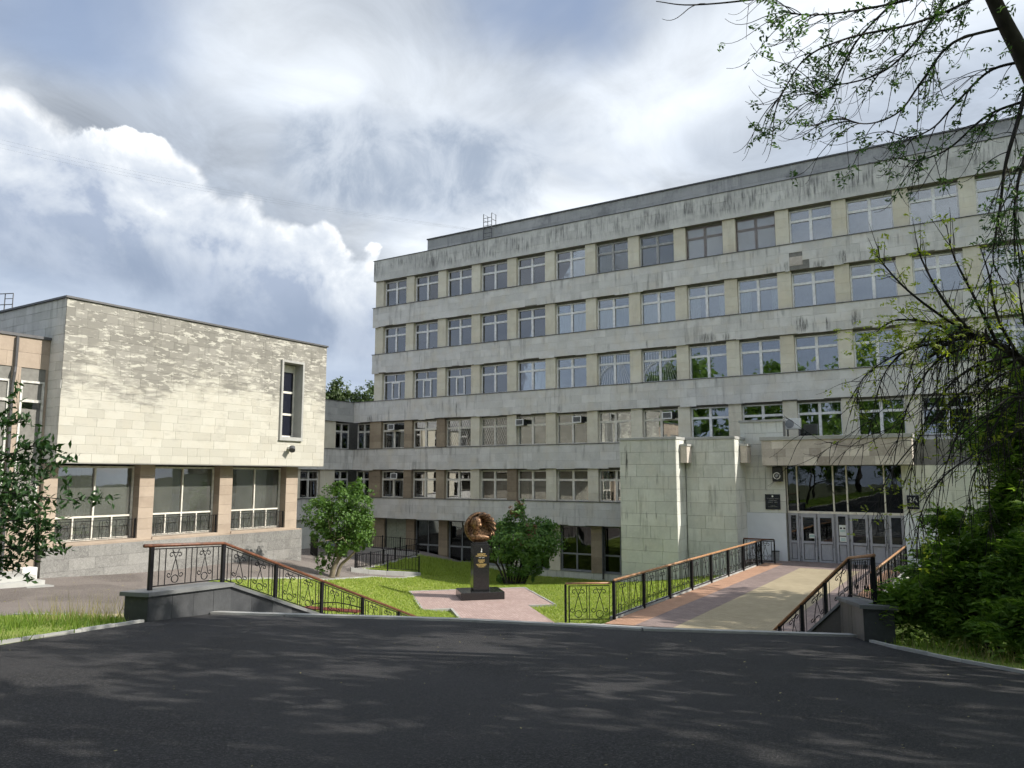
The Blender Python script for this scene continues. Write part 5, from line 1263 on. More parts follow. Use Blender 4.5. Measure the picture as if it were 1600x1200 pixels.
    for j in range(nv + 1):
        th = math.pi * j / nv; zc = math.cos(th)
        for i in range(nu):
            ph = 2 * math.pi * i / nu; x = math.sin(th) * math.sin(ph); y = -math.sin(th) * math.cos(ph)   # face towards -y
            sx, sy, sz = .165, .20, .245
            f = max(0.0, -y); zz = zc
            if zz < -.2: sx *= 1 - .38 * min(1, (-zz - .2) / .7); sy *= 1 - .10 * min(1, (-zz - .2))
            px, py, pz = x * sx, y * sy, zz * sz
            g = lambda cx_, cz__, rx, rz_: math.exp(-((px - cx_) / rx) ** 2 - ((pz - cz__) / rz_) ** 2) * (f > .2)
            py -= .055 * g(0, -.035, .022, .05) + .030 * g(0, -.06, .035, .025)                       # nose
            py += .030 * g(.06, .025, .034, .022) + .030 * g(-.06, .025, .034, .022)                    # eye sockets
            py -= .014 * g(.06, .062, .045, .014) + .014 * g(-.06, .062, .045, .014)                    # brows
            py -= .018 * g(0, -.128, .045, .010) - .012 * g(0, -.142, .04, .006); py -= .014 * g(0, -.155, .04, .010)   # lips
            py -= .028 * g(0, -.205, .045, .03)                                                       # chin
            if zz > .42 or (y > .05 and zz > -.35): k = 1.10 + .03 * math.sin(9 * ph + 5 * zz); px *= k; py *= k; pz *= 1.05   # hair
            X = px * math.cos(yaw) - py * math.sin(yaw); Y = px * math.sin(yaw) + py * math.cos(yaw)
            V.append(W(hx + X * 1.3, .02 + Y * 1.1, hz + pz * 1.3))
    F = [(j * nu + i, j * nu + (i + 1) % nu, (j + 1) * nu + (i + 1) % nu, (j + 1) * nu + i) for j in range(nv) for i in range(nu)]
    hd.add(V, F).build('head', M['bronze'], S, True)
    nb = MB(); nb.tube([W(-.24, .12, cz - .36), W(-.235, .09, cz - .15), W(-.225, .06, cz - .02)], [.17, .115, .11], 10); nb.build('neck_bust', M['bronze'], S, True)
    sh = MB(); V = []; n = 14
    for i in range(n):
        q = i / (n - 1); x = -.50 + .95 * q; top = cz - .20 - .30 * abs(q - .30) ** 1.3 + .015 * math.sin(q * 40); 
        for (yy, z) in ((.05 - .06 * math.sin(math.pi * q), cz - .50 - .10 * math.sin(math.pi * q)), (.02 - .09 * math.sin(math.pi * q), (top + cz - .5) / 2), (.10, top), (.36, top - .02), (.38, cz - .52)): V.append(W(x, yy, z))
    F = [(i * 5 + j, i * 5 + (j + 1) % 5, (i + 1) * 5 + (j + 1) % 5, (i + 1) * 5 + j) for i in range(n - 1) for j in range(5)] + [(4, 3, 2, 1, 0), tuple((n - 1) * 5 + j for j in range(5))]
    sh.add(V, F).build('shoulders', M['bronze'], S, True)
build_monument()

# ------------------------------------------------------------------ foliage helpers
def leaf_mesh(name, centers, normals, length, width, mat, parent, tone=None, droop=0.35):
    """one folded four-point leaf per centre"""
    n = len(centers); L = length if np.ndim(length) else np.full(n, length); Wd = width if np.ndim(width) else np.full(n, width)
    d = rng.normal(size=(n, 3)); N = normals / np.maximum(np.linalg.norm(normals, axis=1, keepdims=True), 1e-6)
    d[:, 2] -= droop; d -= (d * N).sum(1, keepdims=True) * N; d /= np.linalg.norm(d, axis=1, keepdims=True) + 1e-9
    s = np.cross(N, d); a = centers - d * L[:, None] * .5; b = centers + d * L[:, None] * .5
    m = centers - d * L[:, None] * .05; fold = N * (Wd * .25)[:, None]
    p = m + s * (Wd * .5)[:, None] + fold; q = m - s * (Wd * .5)[:, None] + fold
    V = np.stack([a, p, b, q], 1).reshape(-1, 3); k = np.arange(n) * 4
    F = np.concatenate([np.stack([k, k + 1, k + 2], 1), np.stack([k, k + 2, k + 3], 1)])
    t = rng.random(n) if tone is None else tone
    o = link(name, V, F, mat, parent, np.repeat(t, 4))
    return o
def sub_pts(pts, m=8):
    """Catmull-Rom resampling"""
    P = [np.array(p, float) for p in pts]; P = [2 * P[0] - P[1]] + P + [2 * P[-1] - P[-2]]; out = []
    for i in range(1, len(P) - 2):
        for j in range(m):
            t = j / m; out.append(.5 * (2 * P[i] + (P[i + 1] - P[i - 1]) * t + (2 * P[i - 1] - 5 * P[i] + 4 * P[i + 1] - P[i + 2]) * t * t + (3 * P[i] - P[i - 1] - 3 * P[i + 1] + P[i + 2]) * t ** 3))
    out.append(P[-2]); return np.array(out)
class Twigs:
    """many thin tubes joined into one mesh"""
    def __init__(s): s.V = []; s.F = []; s.n = 0
    def tube(s, pts, r0, r1, k=4):
        pts = np.asarray(pts); m = len(pts); r = np.linspace(r0, r1, m)
        d = np.gradient(pts, axis=0); d /= np.linalg.norm(d, axis=1, keepdims=True) + 1e-9
        ref = np.array([.31, .22, .92]) if abs(d[:, 2]).mean() < .8 else np.array([1., .2, .1])
        a = np.cross(d, ref); a /= np.linalg.norm(a, axis=1, keepdims=True) + 1e-9; b = np.cross(d, a)
        ang = np.arange(k) * 2 * np.pi / k
        ring = pts[:, None, :] + (a[:, None, :] * np.cos(ang)[None, :, None] + b[:, None, :] * np.sin(ang)[None, :, None]) * r[:, None, None]
        s.V.append(ring.reshape(-1, 3)); i = np.arange(m - 1)[:, None] * k; j = np.arange(k)[None, :]
        f = np.stack([i + j, i + (j + 1) % k, i + k + (j + 1) % k, i + k + j], -1).reshape(-1, 4) + s.n
        s.F.append(f); s.n += m * k
    def build(s, name, mat, parent): 
        V = np.concatenate(s.V); F = np.concatenate(s.F); return link(name, V, F, mat, parent, rng.random(len(V)), True)
def arc_twig(p, d, L, sag, lift, n=9, jit=.07):
    """drooping twig whose tip turns up again"""
    out = [np.array(p, float)]; v = np.array(d, float); v /= np.linalg.norm(v) + 1e-9
    for i in range(n):
        q = i / n; v = v + np.array([0, 0, -sag * (1 - q) * 1.4 + lift * max(0, q - .45) * 2.2]) + rng.normal(size=3) * jit
        v /= np.linalg.norm(v); out.append(out[-1] + v * L / n)
    return np.array(out)
def compound(centers, dirs, nl, L, lw):
    """pinnate leaves: leaflet centres and normals along short stalks"""
    C_ = []; N_ = []
    for c, d in zip(centers, dirs):
        d = d / (np.linalg.norm(d) + 1e-9); s = np.cross(d, [0, 0, 1.0]); s /= np.linalg.norm(s) + 1e-9; u = np.cross(s, d)
        for j in range(nl):
            q = j / nl; sd_ = 0 if j == nl - 1 else (1 if j % 2 else -1)
            C_.append(c + d * L * (.25 + .75 * q) + s * sd_ * lw * 1.6 - np.array([0, 0, .3 * L * q * q])); N_.append(u + s * sd_ * .3 + rng.normal(size=3) * .35)
    return np.array(C_), np.array(N_)
def crown_points(blobs, n, shell=.45):
    """points spread near the surface of a union of ellipsoids ((x,y,z),(rx,ry,rz)), clumped"""
    out = []; nr = []; wts = np.array([b[1][0] * b[1][1] + b[1][0] * b[1][2] for b in blobs]); wts = wts / wts.sum()
    for (c, r), w in zip(blobs, wts):
        m = max(20, int(n * w)); nc = max(6, m // 26); cd_ = rng.normal(size=(nc, 3)); cd_ /= np.linalg.norm(cd_, axis=1, keepdims=True)
        rad = 1 - shell * rng.random(nc) ** 1.5; cl = cd_ * rad[:, None]
        i = rng.integers(0, nc, m); p = cl[i] + rng.normal(size=(m, 3)) * .13
        out.append(np.array(c) + p * np.array(r)); nn = cd_[i] + rng.normal(size=(m, 3)) * .65 + np.array([0, 0, .35]); nr.append(nn)
    return np.concatenate(out), np.concatenate(nr)
Rv = np.array([0.84664, 0.53226, 0]); Fv = np.array([-0.53226, 0.84664, 0]); Uv = np.array([0, 0, 1.0])
def off(b, r, f, u): return tuple(np.array(b) + Rv * r + Fv * f + Uv * u)

# the two lilacs on the lawn
def lilac_left():
    b = (-25.25, 25.1, zlow(-25.25, 25.1)); T = thing('lilac_tree', 'small leafy lilac tree with leaning forked pale trunk at the side path', 'tree', b)
    tw = Twigs()
    for pts, r0, r1 in (([b, off(b, .12, 0, .5), off(b, .42, .05, 1.1), off(b, .55, .1, 1.8), off(b, .7, .1, 2.9)], .13, .04), ([off(b, .22, .1, .0), off(b, .38, .12, .5), off(b, .75, .1, .85), off(b, 1.05, .1, 1.2), off(b, 1.3, .1, 1.9)], .09, .03),
                        ([off(b, .30, 0, .8), off(b, .15, -.1, 1.5), off(b, -.15, -.1, 2.4)], .07, .02), ([off(b, .5, 0, 1.6), off(b, 1.0, .2, 2.3), off(b, 1.25, .2, 3.2)], .06, .02)): tw.tube(sub_pts(pts, 5), r0, r1, 7)
    for i in range(40):
        p = off(b, rng.uniform(-.2, .9), rng.uniform(-.4, .5), rng.uniform(1.0, 3.0)); tw.tube(arc_twig(p, rng.normal(size=3) + np.array([0, 0, .9]), .8, .02, .05, 5), .018, .006, 4)
    tw.build('trunk', M['palebark'], T)
    blobs = [(off(b, .25, 0, 3.3), (1.0, .9, .8)), (off(b, 1.05, .1, 3.35), (.75, .7, .85)), (off(b, -.55, 0, 2.7), (.75, .8, .75)), (off(b, .55, 0, 2.4), (1.15, 1.0, .9)), (off(b, 1.15, 0, 2.2), (.75, .8, .85)), (off(b, .2, -.2, 1.6), (.65, .7, .7)), (off(b, -.25, 0, .75), (.42, .5, .55)), (off(b, 1.2, .1, 1.45), (.45, .5, .45)), (off(b, .62, -.1, 1.45), (.5, .5, .5)), (off(b, -.5, .1, 1.9), (.6, .6, .6)), (off(b, 1.15, 0, 3.95), (.28, .3, .4)), (off(b, .15, 0, 3.9), (.35, .3, .35))]
    c, n = crown_points(blobs, 8200, .5); leaf_mesh('crown', c, n, rng.uniform(.10, .17, len(c)), rng.uniform(.07, .11, len(c)), M['lilac'], T)
lilac_left()
def lilac_right():
    b = (-22.25, 35.4, zlow(-22.25, 35.4)); T = thing('lilac_bush', 'dense dark lilac bush with faded brown blossom on top, right behind the monument', 'bush', b)
    tw = Twigs()
    for a in range(9):
        x = -.5 + a * .16; tw.tube(sub_pts([off(b, x * .7, rng.uniform(-.2, .2), -.05), off(b, x * 1.3, rng.uniform(-.2, .2), .8), off(b, x * 2.2, rng.uniform(-.3, .3), 1.7), off(b, x * 2.6 + rng.uniform(-.3, .3), rng.uniform(-.4, .4), 2.8)], 4), .07, .02, 6)
    tw.build('trunk', M['bark'], T)
    blobs = [(off(b, .70, 0, 2.35), (1.75, 1.3, 1.1)), (off(b, -.55, 0, 2.2), (1.0, 1.1, 1.15)), (off(b, 1.75, 0, 2.3), (1.0, 1.0, 1.05)), (off(b, .35, 0, 3.5), (.75, .7, .75)), (off(b, .35, 0, 4.1), (.5, .5, .45)), (off(b, 1.75, .1, 3.1), (.7, .7, .5)), (off(b, .4, -.2, 1.3), (1.1, .9, .8)), (off(b, 1.3, 0, 1.2), (.6, .7, .6)), (off(b, -.5, 0, .6), (.4, .4, .5)), (off(b, 1.0, 0, .55), (.3, .3, .5))]
    c, n = crown_points(blobs, 9500, .45); leaf_mesh('crown', c, n, rng.uniform(.11, .19, len(c)), rng.uniform(.08, .12, len(c)), M['lilac2'], T)
    c, n = crown_points([(off(b, .30, -.3, 4.0), (.5, .4, .45)), (off(b, .9, -.9, 2.9), (.5, .3, .4)), (off(b, .6, -.9, 2.3), (.4, .2, .3))], 520, .5); leaf_mesh('blossom', c, n, .14, .06, M['flower'], T)
lilac_right()

# ash with hanging twigs, near the camera
ASH_TRUNK= [[1.23, 12.63, 3.59], [0.92, 12.04, 4.71], [0.67, 11.55, 5.4], [0.48, 11.25, 5.84], [0.27, 10.92, 6.36], [-0.06, 10.49, 7.14], [-0.52, 9.9, 8.34]]
ASH_B= [[[0.44, 11.03, 6.32], [0.0, 10.58, 5.88], [-0.55, 10.16, 5.58], [-1.16, 9.69, 5.37], [-1.61, 9.33, 5.08], [-1.87, 9.22, 4.69], [-1.98, 9.18, 4.51]], [[0.17, 10.74, 6.33], [-0.39, 9.99, 5.81], [-0.98, 9.53, 5.59], [-1.49, 9.11, 5.46], [-1.84, 8.88, 5.5]], [[0.52, 11.39, 5.86], [-0.1, 10.81, 5.53], [-0.46, 10.54, 5.0], [-0.74, 10.42, 4.6], [-1.08, 10.11, 4.4], [-1.37, 9.92, 4.49]], [[0.67, 11.66, 5.46], [0.27, 11.65, 5.42], [-0.12, 11.47, 5.01], [-0.41, 11.33, 4.67], [-0.69, 11.06, 4.5], [-0.94, 10.89, 4.59]], [[0.83, 11.94, 5.04], [0.24, 12.05, 4.98], [-0.26, 11.91, 4.56], [-0.65, 11.69, 4.4], [-0.98, 11.48, 4.45]], [[0.11, 10.79, 6.56], [-0.38, 11.05, 5.98], [-0.88, 10.81, 5.4], [-1.43, 10.5, 5.2], [-1.58, 10.39, 5.3]], [[0.74, 11.72, 5.33], [0.54, 11.47, 4.57], [0.37, 11.33, 3.99], [0.27, 11.34, 3.42], [0.16, 11.35, 2.85], [0.17, 11.4, 2.6]], [[0.86, 11.98, 4.88], [0.56, 11.21, 3.95], [0.42, 11.09, 3.35], [0.42, 11.18, 2.72]], [[-0.06, 10.49, 7.14], [-0.76, 9.7, 6.23], [-1.42, 9.22, 5.85], [-2.06, 8.73, 5.65], [-2.68, 8.24, 5.52], [-3.03, 8.01, 5.56]], [[0.06, 10.6, 6.82], [-0.54, 10.54, 6.3], [-1.16, 10.36, 5.68], [-1.56, 10.21, 4.95], [-1.75, 10.06, 5.2]], [[0.6, 11.49, 5.53], [0.34, 10.72, 4.73], [-0.03, 10.46, 4.1], [-0.32, 10.33, 3.73], [-0.64, 10.17, 3.44], [-0.82, 10.09, 3.21]]]
LOW_TRUNK= [[1.84, 18.25, -3.1], [1.77, 17.93, -1.12], [1.4, 17.68, 0.64], [0.83, 17.39, 1.85], [0.21, 17.15, 2.48], [-0.41, 16.97, 2.66], [-0.97, 16.91, 2.3]]
LOW_UP= [[[0.06, 17.05, 2.53], [-0.59, 16.69, 2.99], [-1.19, 16.35, 3.56], [-1.56, 16.05, 4.06], [-1.65, 15.96, 4.3]], [[-0.1, 16.94, 2.57], [-0.61, 16.39, 3.31], [-0.92, 16.09, 4.09], [-0.98, 16.0, 4.46]], [[0.21, 17.15, 2.48], [-0.14, 16.67, 3.43], [-0.4, 16.29, 4.13], [-0.48, 16.15, 4.72]], [[0.6, 17.33, 2.1], [0.24, 16.75, 2.91], [0.14, 16.45, 3.71], [0.02, 16.3, 4.3]], [[-0.3, 16.92, 2.64], [-0.87, 16.87, 2.99], [-1.48, 16.72, 3.09], [-1.84, 16.52, 2.84]], [[0.79, 17.35, 1.91], [0.63, 16.76, 2.87], [0.58, 16.5, 3.66]]]
LOW_DROOP= [[[-0.41, 16.97, 2.66], [-1.06, 16.81, 2.61], [-1.57, 16.66, 2.25], [-1.87, 16.67, 1.7], [-2.08, 16.66, 0.81]], [[0.01, 17.13, 2.55], [-0.74, 16.59, 2.24], [-1.25, 16.37, 1.51], [-1.57, 16.31, 0.54], [-1.73, 16.36, -0.56]], [[0.4, 17.18, 2.28], [-0.33, 16.53, 1.95], [-0.93, 16.13, 1.23], [-1.3, 16.05, 0.17], [-1.44, 16.17, -1.25]], [[0.6, 17.33, 2.1], [0.01, 16.54, 1.69], [-0.49, 16.22, 0.86], [-0.86, 16.14, -0.19], [-1.01, 16.21, -1.35]], [[-0.2, 16.99, 2.62], [-0.98, 16.92, 2.17], [-1.82, 16.87, 1.33], [-2.65, 16.67, 0.7], [-3.36, 16.41, 0.25], [-3.86, 16.1, 0.21]], [[0.21, 17.15, 2.42], [-0.68, 17.05, 1.79], [-1.49, 16.88, 1.06], [-2.29, 16.66, 0.69], [-2.88, 16.39, -0.01], [-2.48, 16.73, -0.58], [-2.01, 16.99, -0.33]], [[0.82, 17.28, 1.72], [0.23, 16.63, 1.21], [-0.23, 16.35, 0.28], [-0.55, 16.32, -0.88]], [[1.04, 17.37, 1.23], [0.09, 16.39, 0.62], [-0.73, 15.84, 0.05], [-1.16, 15.66, -0.64], [-1.3, 15.71, -1.55]], [[0.5, 17.25, 2.22], [-0.48, 17.08, 1.59], [-1.17, 16.88, 0.8], [-1.88, 16.69, -0.2], [-2.05, 16.73, -1.2]], [[-0.63, 16.96, 2.63], [-1.41, 16.85, 2.46], [-2.12, 16.71, 1.98], [-2.29, 16.69, 1.33]], [[0.21, 17.15, 2.42], [-1.02, 16.98, 1.55], [-2.06, 16.69, 0.68], [-2.84, 16.32, 0.69], [-3.53, 15.93, 1.21]]]
CHERRY= [[[-7.26, 2.85, -0.29], [-6.82, 2.96, 0.05], [-6.44, 3.06, 0.22], [-6.26, 3.17, 0.27]], [[-7.26, 2.85, -0.29], [-6.72, 2.93, -0.13], [-6.31, 3.07, -0.15], [-6.03, 3.25, -0.19]], [[-7.36, 2.81, -0.44], [-6.93, 2.95, -0.36], [-6.52, 3.09, -0.35], [-6.3, 3.23, -0.39]], [[-7.48, 2.87, -0.56], [-6.94, 2.97, -0.51], [-6.53, 3.11, -0.57], [-6.3, 3.26, -0.59]], [[-7.25, 2.83, -0.08], [-7.01, 2.94, 0.23], [-6.69, 2.99, 0.43], [-6.53, 3.09, 0.45]], [[-7.36, 2.83, -0.55], [-6.99, 2.95, -0.64], [-6.78, 3.09, -0.69], [-6.67, 3.17, -0.72]], [[-7.14, 2.8, -0.18], [-7.09, 3.04, -0.0], [-6.86, 3.18, 0.02], [-6.69, 3.29, 0.01]], [[-7.14, 2.81, -0.28], [-7.26, 3.09, -0.27], [-7.04, 3.23, -0.24], [-6.84, 3.36, -0.3]]]
def ash_near():
    b = (2.2, 13.35, zlow(2.2, 13.35)); T = thing('ash_tree', 'tall ash hanging dark curved twigs and small leaf tufts against the sky', 'tree', b)
    main = Twigs(); main.tube(sub_pts([b, (2.05, 13.2, .2), (1.6, 13.0, 2.4)] + ASH_TRUNK, 6), .17, .05, 10)
    main.tube(sub_pts([(1.9, 13.1, 1.2), (2.6, 12.8, 4), (3.4, 12.4, 7), (4.0, 12.2, 10)], 6), .2, .08, 8)
    main.build('trunk', M['bark'], T)
    tw = Twigs(); C_ = []; D_ = []
    for bi, bpts in enumerate(ASH_B[:10]):
        p = sub_pts(bpts, 7); thick = .034 if bi in (6, 7) else .022
        tw.tube(p, thick, .005, 5); n = len(p); L = np.linalg.norm(np.diff(p, axis=0), axis=1).sum()
        for i in range(int(7 + L * 5) if bi != 8 else 3):
            k = rng.integers(2, n - 1); d = p[min(k + 1, n - 1)] - p[k - 1]; d /= np.linalg.norm(d)
            d = d * 1.0 + rng.normal(size=3) * .42 + np.array([-.12, -.08, .10]); q = arc_twig(p[k], d, rng.uniform(.45, 1.15), .105, .33, 14, .022)
            tw.tube(q, .007, .003, 4)
            for m in range(rng.integers(0, 3)):
                k2 = rng.integers(4, len(q) - 3); q2 = arc_twig(q[k2], (q[k2] - q[k2 - 1]) / .08 + rng.normal(size=3) * .45, rng.uniform(.2, .55), .06, .35, 10, .02); tw.tube(q2, .0042, .0024, 3)
            if bi != 8:
                for kk in range(4, len(q), 3):
                    if rng.random() < .42:
                        for m in range(rng.integers(2, 5)): C_.append(q[kk]); D_.append(rng.normal(size=3) + np.array([0, 0, .1]))
    tw.build('branches', M['twig'], T)
    for i in range(110):
        p = np.array(ASH_TRUNK[rng.integers(2, 6)]) + rng.normal(size=3) * np.array([.7, .6, .5]) + np.array([-.5, -.4, -.2]); C_.append(p); D_.append(rng.normal(size=3))
    c, n = compound(np.array(C_), np.array(D_), 5, .12, .02); leaf_mesh('foliage', c, n, rng.uniform(.05, .09, len(c)), rng.uniform(.02, .034, len(c)), M['skyleaf'], T)
    blobs = [((3.2, 14.2, 8.5), (2.1, 2.2, 2.2)), ((4.4, 14.8, 10.5), (2.4, 2.2, 2.2)), ((4.6, 12.0, 8.5), (1.7, 1.8, 2.0))]
    c, n = crown_points(blobs, 2600, .7); leaf_mesh('crown', c, n, rng.uniform(.22, .34, len(c)), rng.uniform(.12, .2, len(c)), M['ashleaf'], T)
ash_near()
def ash_low():
    b = (1.84, 18.25, zlow(1.84, 18.25)); T = thing('ash_tree', 'half-bare ash with an arching bough and drooping dark branches before the entrance', 'tree', b)
    main = Twigs(); main.tube(sub_pts([(b[0], b[1], b[2] - .1)] + LOW_TRUNK, 7), .15, .026, 9); main.build('trunk', M['bark'], T)
    tw = Twigs(); C_ = []; D_ = []
    for bpts in LOW_UP:
        p = sub_pts(bpts, 7); tw.tube(p, .035, .007, 5); n = len(p)
        for i in range(13):
            k = rng.integers(3, n - 1); d = (p[k + 1 if k + 1 < n else k] - p[k - 1]); d /= np.linalg.norm(d) + 1e-9
            q = arc_twig(p[k], d + rng.normal(size=3) * .5 + np.array([0, 0, .35]), rng.uniform(.3, .8), -.03, .1, 7); tw.tube(q, .009, .003, 4)
            if rng.random() < .75:
                for m in range(rng.integers(1, 4)): C_.append(q[rng.integers(3, len(q))]); D_.append(rng.normal(size=3) + np.array([0, 0, .3]))
    strands = [(sub_pts(b_, 7), .009 if j in (4, 5, 10) else .026, 10 if j in (4, 5, 10) else 30) for j, b_ in enumerate(LOW_DROOP)]
    bough = sub_pts(LOW_TRUNK[2:], 8)
    for j in range(30):                                  # curtain of fine hanging shoots
        p0 = bough[rng.integers(0, len(bough) - 4)]; w = rng.uniform(.15, 1.25); dz = rng.uniform(1.3, 3.6); f = rng.normal() * .35
        pts = [p0, p0 - Rv * w * .45 - Fv * (.2 + f * .3) + Uv * rng.uniform(0, .18), p0 - Rv * w * .85 - Fv * (.35 + f * .6) - Uv * dz * .38, p0 - Rv * w - Fv * (.4 + f) - Uv * dz]
        strands.append((sub_pts(pts, 7), rng.uniform(.010, .019), 11))
    for p, thick, cnt in strands:
        tw.tube(p, thick, .004, 5); n = len(p)
        for i in range(cnt):
            k = rng.integers(3, n - 1); d = (p[k + 1 if k + 1 < n else k] - p[k - 1]); d /= np.linalg.norm(d) + 1e-9
            q = arc_twig(p[k], d * .8 + rng.normal(size=3) * .5, rng.uniform(.3, 1.0), .12, .20, 10, .035); tw.tube(q, .0075, .0028, 4)
            for m in range(rng.integers(0, 2)):
                k2 = rng.integers(2, len(q) - 1); q2 = arc_twig(q[k2], (q[k2] - q[k2 - 1]) * 8 + rng.normal(size=3) * .5, rng.uniform(.2, .5), .1, .2, 6, .03); tw.tube(q2, .005, .0025, 3)
            if rng.random() < (.06 if thick < .0095 else .34):
                for m in range(rng.integers(1, 3)): C_.append(q[rng.integers(3, len(q))]); D_.append(rng.normal(size=3))
    for i in range(16):
        p0 = np.array([.9, 17.3, 1.5]) + rng.normal(size=3) * .4; q = arc_twig(p0, np.array([-.7, -.5, .35]) + rng.normal(size=3) * .25, rng.uniform(1.4, 2.4), .13, .05, 12); tw.tube(q, .02, .004, 5)
    tw.build('branches', M['twig'], T)
    for i in range(260): C_.append(np.array([-1.1, 16.7, 2.75]) + rng.normal(size=3) * np.array([.62, .4, .38])); D_.append(rng.normal(size=3))
    c, n = compound(np.array(C_), np.array(D_), 7, .20, .03); leaf_mesh('foliage', c, n, rng.uniform(.06, .11, len(c)), rng.uniform(.025, .045, len(c)), M['youngleaf'], T)
ash_low()
# leafy ash shrubs below it
def shrub(name, label, b, blobs, nleaf, lf=.36, mat='ashleaf', stems=9):
    b = (b[0], b[1], zlow(b[0], b[1])); T = thing(name, label, 'shrub', b); tw = Twigs()
    for i in range(stems):
        c, r = blobs[i % len(blobs)]; e = np.array(c) + rng.normal(size=3) * np.array(r) * .4; p0 = np.array(b) + rng.normal(size=3) * np.array([.25, .25, 0]); mid = (p0 + e) / 2 + np.array([0, 0, .3])
        tw.tube(sub_pts([p0, mid, e], 5), .035, .01, 5)
    tw.build('stems', M['twig'], T)
    c, n = crown_points(blobs, nleaf, .75); d = n * np.array([1, 1, .4]) + rng.normal(size=n.shape) * .6
    lc, ln_ = compound(c, d, 7, lf, lf * .17); tone = np.clip(np.repeat(rng.random(len(c)), 7) + rng.normal(size=len(c) * 7) * .15, 0, 1)
    leaf_mesh('foliage', lc, ln_ + np.array([0, 0, .6]), rng.uniform(.07, .12, len(lc)) * lf / .22, rng.uniform(.03, .05, len(lc)) * lf / .22, M[mat], T, tone)
shrub('ash_shrub', 'dense green pinnate-leaved shrub rising highest along the edge beyond the stair wall', (.7, 18.3), [((.75, 18.2, .9), (.8, .9, 1.3)), ((.6, 18.0, -.4), (.95, .9, 1.0)), ((1.0, 18.5, 2.2), (.7, .8, .9)), ((.4, 17.9, -1.4), (.9, .8, .9)), ((1.2, 18.3, 3.2), (.5, .6, .7)), ((.1, 18.2, .6), (.5, .6, .6))], 3300)
shrub('ash_shrub', 'low spreading green shrub overhanging the end of the granite stair wall', (-.2, 17.3), [((-.35, 17.3, -2.0), (.85, .8, .75)), ((-.95, 17.0, -1.75), (.55, .5, .45)), ((.15, 16.8, -2.2), (.7, .6, .6)), ((-1.15, 17.2, -2.35), (.45, .5, .4)), ((-.5, 17.8, -1.2), (.65, .6, .6)), ((-.3, 16.9, -2.6), (.8, .6, .5)), ((-1.6, 17.4, -2.7), (.5, .5, .5)), ((-1.3, 18.2, -2.6), (.6, .6, .7))], 3500)
shrub('ash_shrub', 'dark green shrub nearest the asphalt with long drooping leaves over the verge', (.9, 15.6), [((.75, 16.1, -1.9), (.75, .7, .75)), ((.35, 16.2, -2.35), (.6, .5, .5)), ((1.1, 16.4, -.9), (.7, .7, .9)), ((.5, 15.8, -2.5), (.7, .5, .45))], 2200)

# cherry branches reaching in over the grass strip
def cherry():
    b = (-15.2, 4.3, zlow(-15.2, 4.3)); T = thing('cherry_tree', 'dark-leaved cherry branches reaching in beside the pink porch', 'tree', b)
    tr = Twigs(); tr.tube(sub_pts([b, (-15.0, 4.5, -2), (-14.4, 4.8, -.9), (-13.4, 5.1, -.5)], 6), .12, .05, 8); tr.tube(sub_pts([(-14.7, 4.6, -1.5), (-14.6, 4.6, .5), (-14.8, 4.2, 2.2)], 6), .08, .03, 6)
    tw = Twigs(); C_ = []; N_ = []
    for bpts in CHERRY:
        p = sub_pts(np.array(bpts) * 1.8, 7); tw.tube(p, .016, .004, 5); n = len(p)
        for i in range(14):
            k = rng.integers(2, n); q = arc_twig(p[k], rng.normal(size=3) * .6 + (p[k] - p[k - 1]) * 5, rng.uniform(.25, .6), .05, .02, 6); tw.tube(q, .006, .002, 4)
            for m in range(rng.integers(13, 24)): C_.append(q[rng.integers(1, len(q))] + rng.normal(size=3) * .05); N_.append(rng.normal(size=3) * .8 + np.array([.2, -.5, .6]))
        for k in range(3, n):
            for m in range(2): C_.append(p[k] + rng.normal(size=3) * .06); N_.append(rng.normal(size=3) * .8 + np.array([.2, -.5, .6]))
    tr.build('trunk', M['bark'], T); tw.build('branches', M['twig'], T); C_ = np.array(C_); N_ = np.array(N_)
    leaf_mesh('foliage', C_, N_, rng.uniform(.10, .16, len(C_)), rng.uniform(.04, .062, len(C_)), M['cherry'], T, droop=.9)
    c, n = crown_points([((-16.0, 4.2, .6), (1.2, 1.2, 1.6)), ((-14.9, 4.0, 1.8), (.8, .8, .8))], 1600, .7); leaf_mesh('crown', c, n, .14, .06, M['cherry'], T)
cherry()

# trees seen over the link roof
def big_tree(name, label, b, h, rad, nleaf, lsz, mat, group=None, trunk_r=.2, base=None):
    b = tuple(b) if len(b) == 3 else (b[0], b[1], zlow(*b)); T = thing(name, label, 'tree', b, group); tw = Twigs(); top = np.array(b) + np.array([0, 0, h])
    tw.tube(sub_pts([b, np.array(b) + [rad * .05, 0, h * .3], np.array(b) + [-rad * .06, rad * .05, h * .6], top - [0, 0, h * .1]], 6), trunk_r, trunk_r * .2, 8)
    blobs = []; nb = 9
    for i in range(nb):
        a = i * 2.4; z = h * (.42 + .5 * i / nb); rr = rad * (.62 if i < nb - 2 else .25); c = np.array(b) + np.array([math.cos(a) * rr, math.sin(a) * rr, z]); s = rad * rng.uniform(.45, .62)
        blobs.append((tuple(c), (s, s, s * .95))); tw.tube(sub_pts([np.array(b) + [0, 0, z * .6], (np.array(b) + [0, 0, z * .75] + c) / 2, c], 4), trunk_r * .35, .02, 5)
    tw.build('trunk', M['bark'], T); c, n = crown_points(blobs, nleaf, .6); leaf_mesh('crown', c, n, rng.uniform(.7, 1.3, len(c)) * lsz, rng.uniform(.45, .7, len(c)) * lsz, M[mat], T)
    return T
big_tree('birch_tree', 'pale green feathery tree behind the link roof, next to the hall corner', (-59.0, 57.5, -6.0), 16.9, 2.8, 11000, .34, 'farleaf')
big_tree('birch_tree', 'bushy green tree behind the link roof, against the main building corner', (-55.2, 59.0, -6.0), 16.2, 2.8, 11000, .34, 'farleaf')
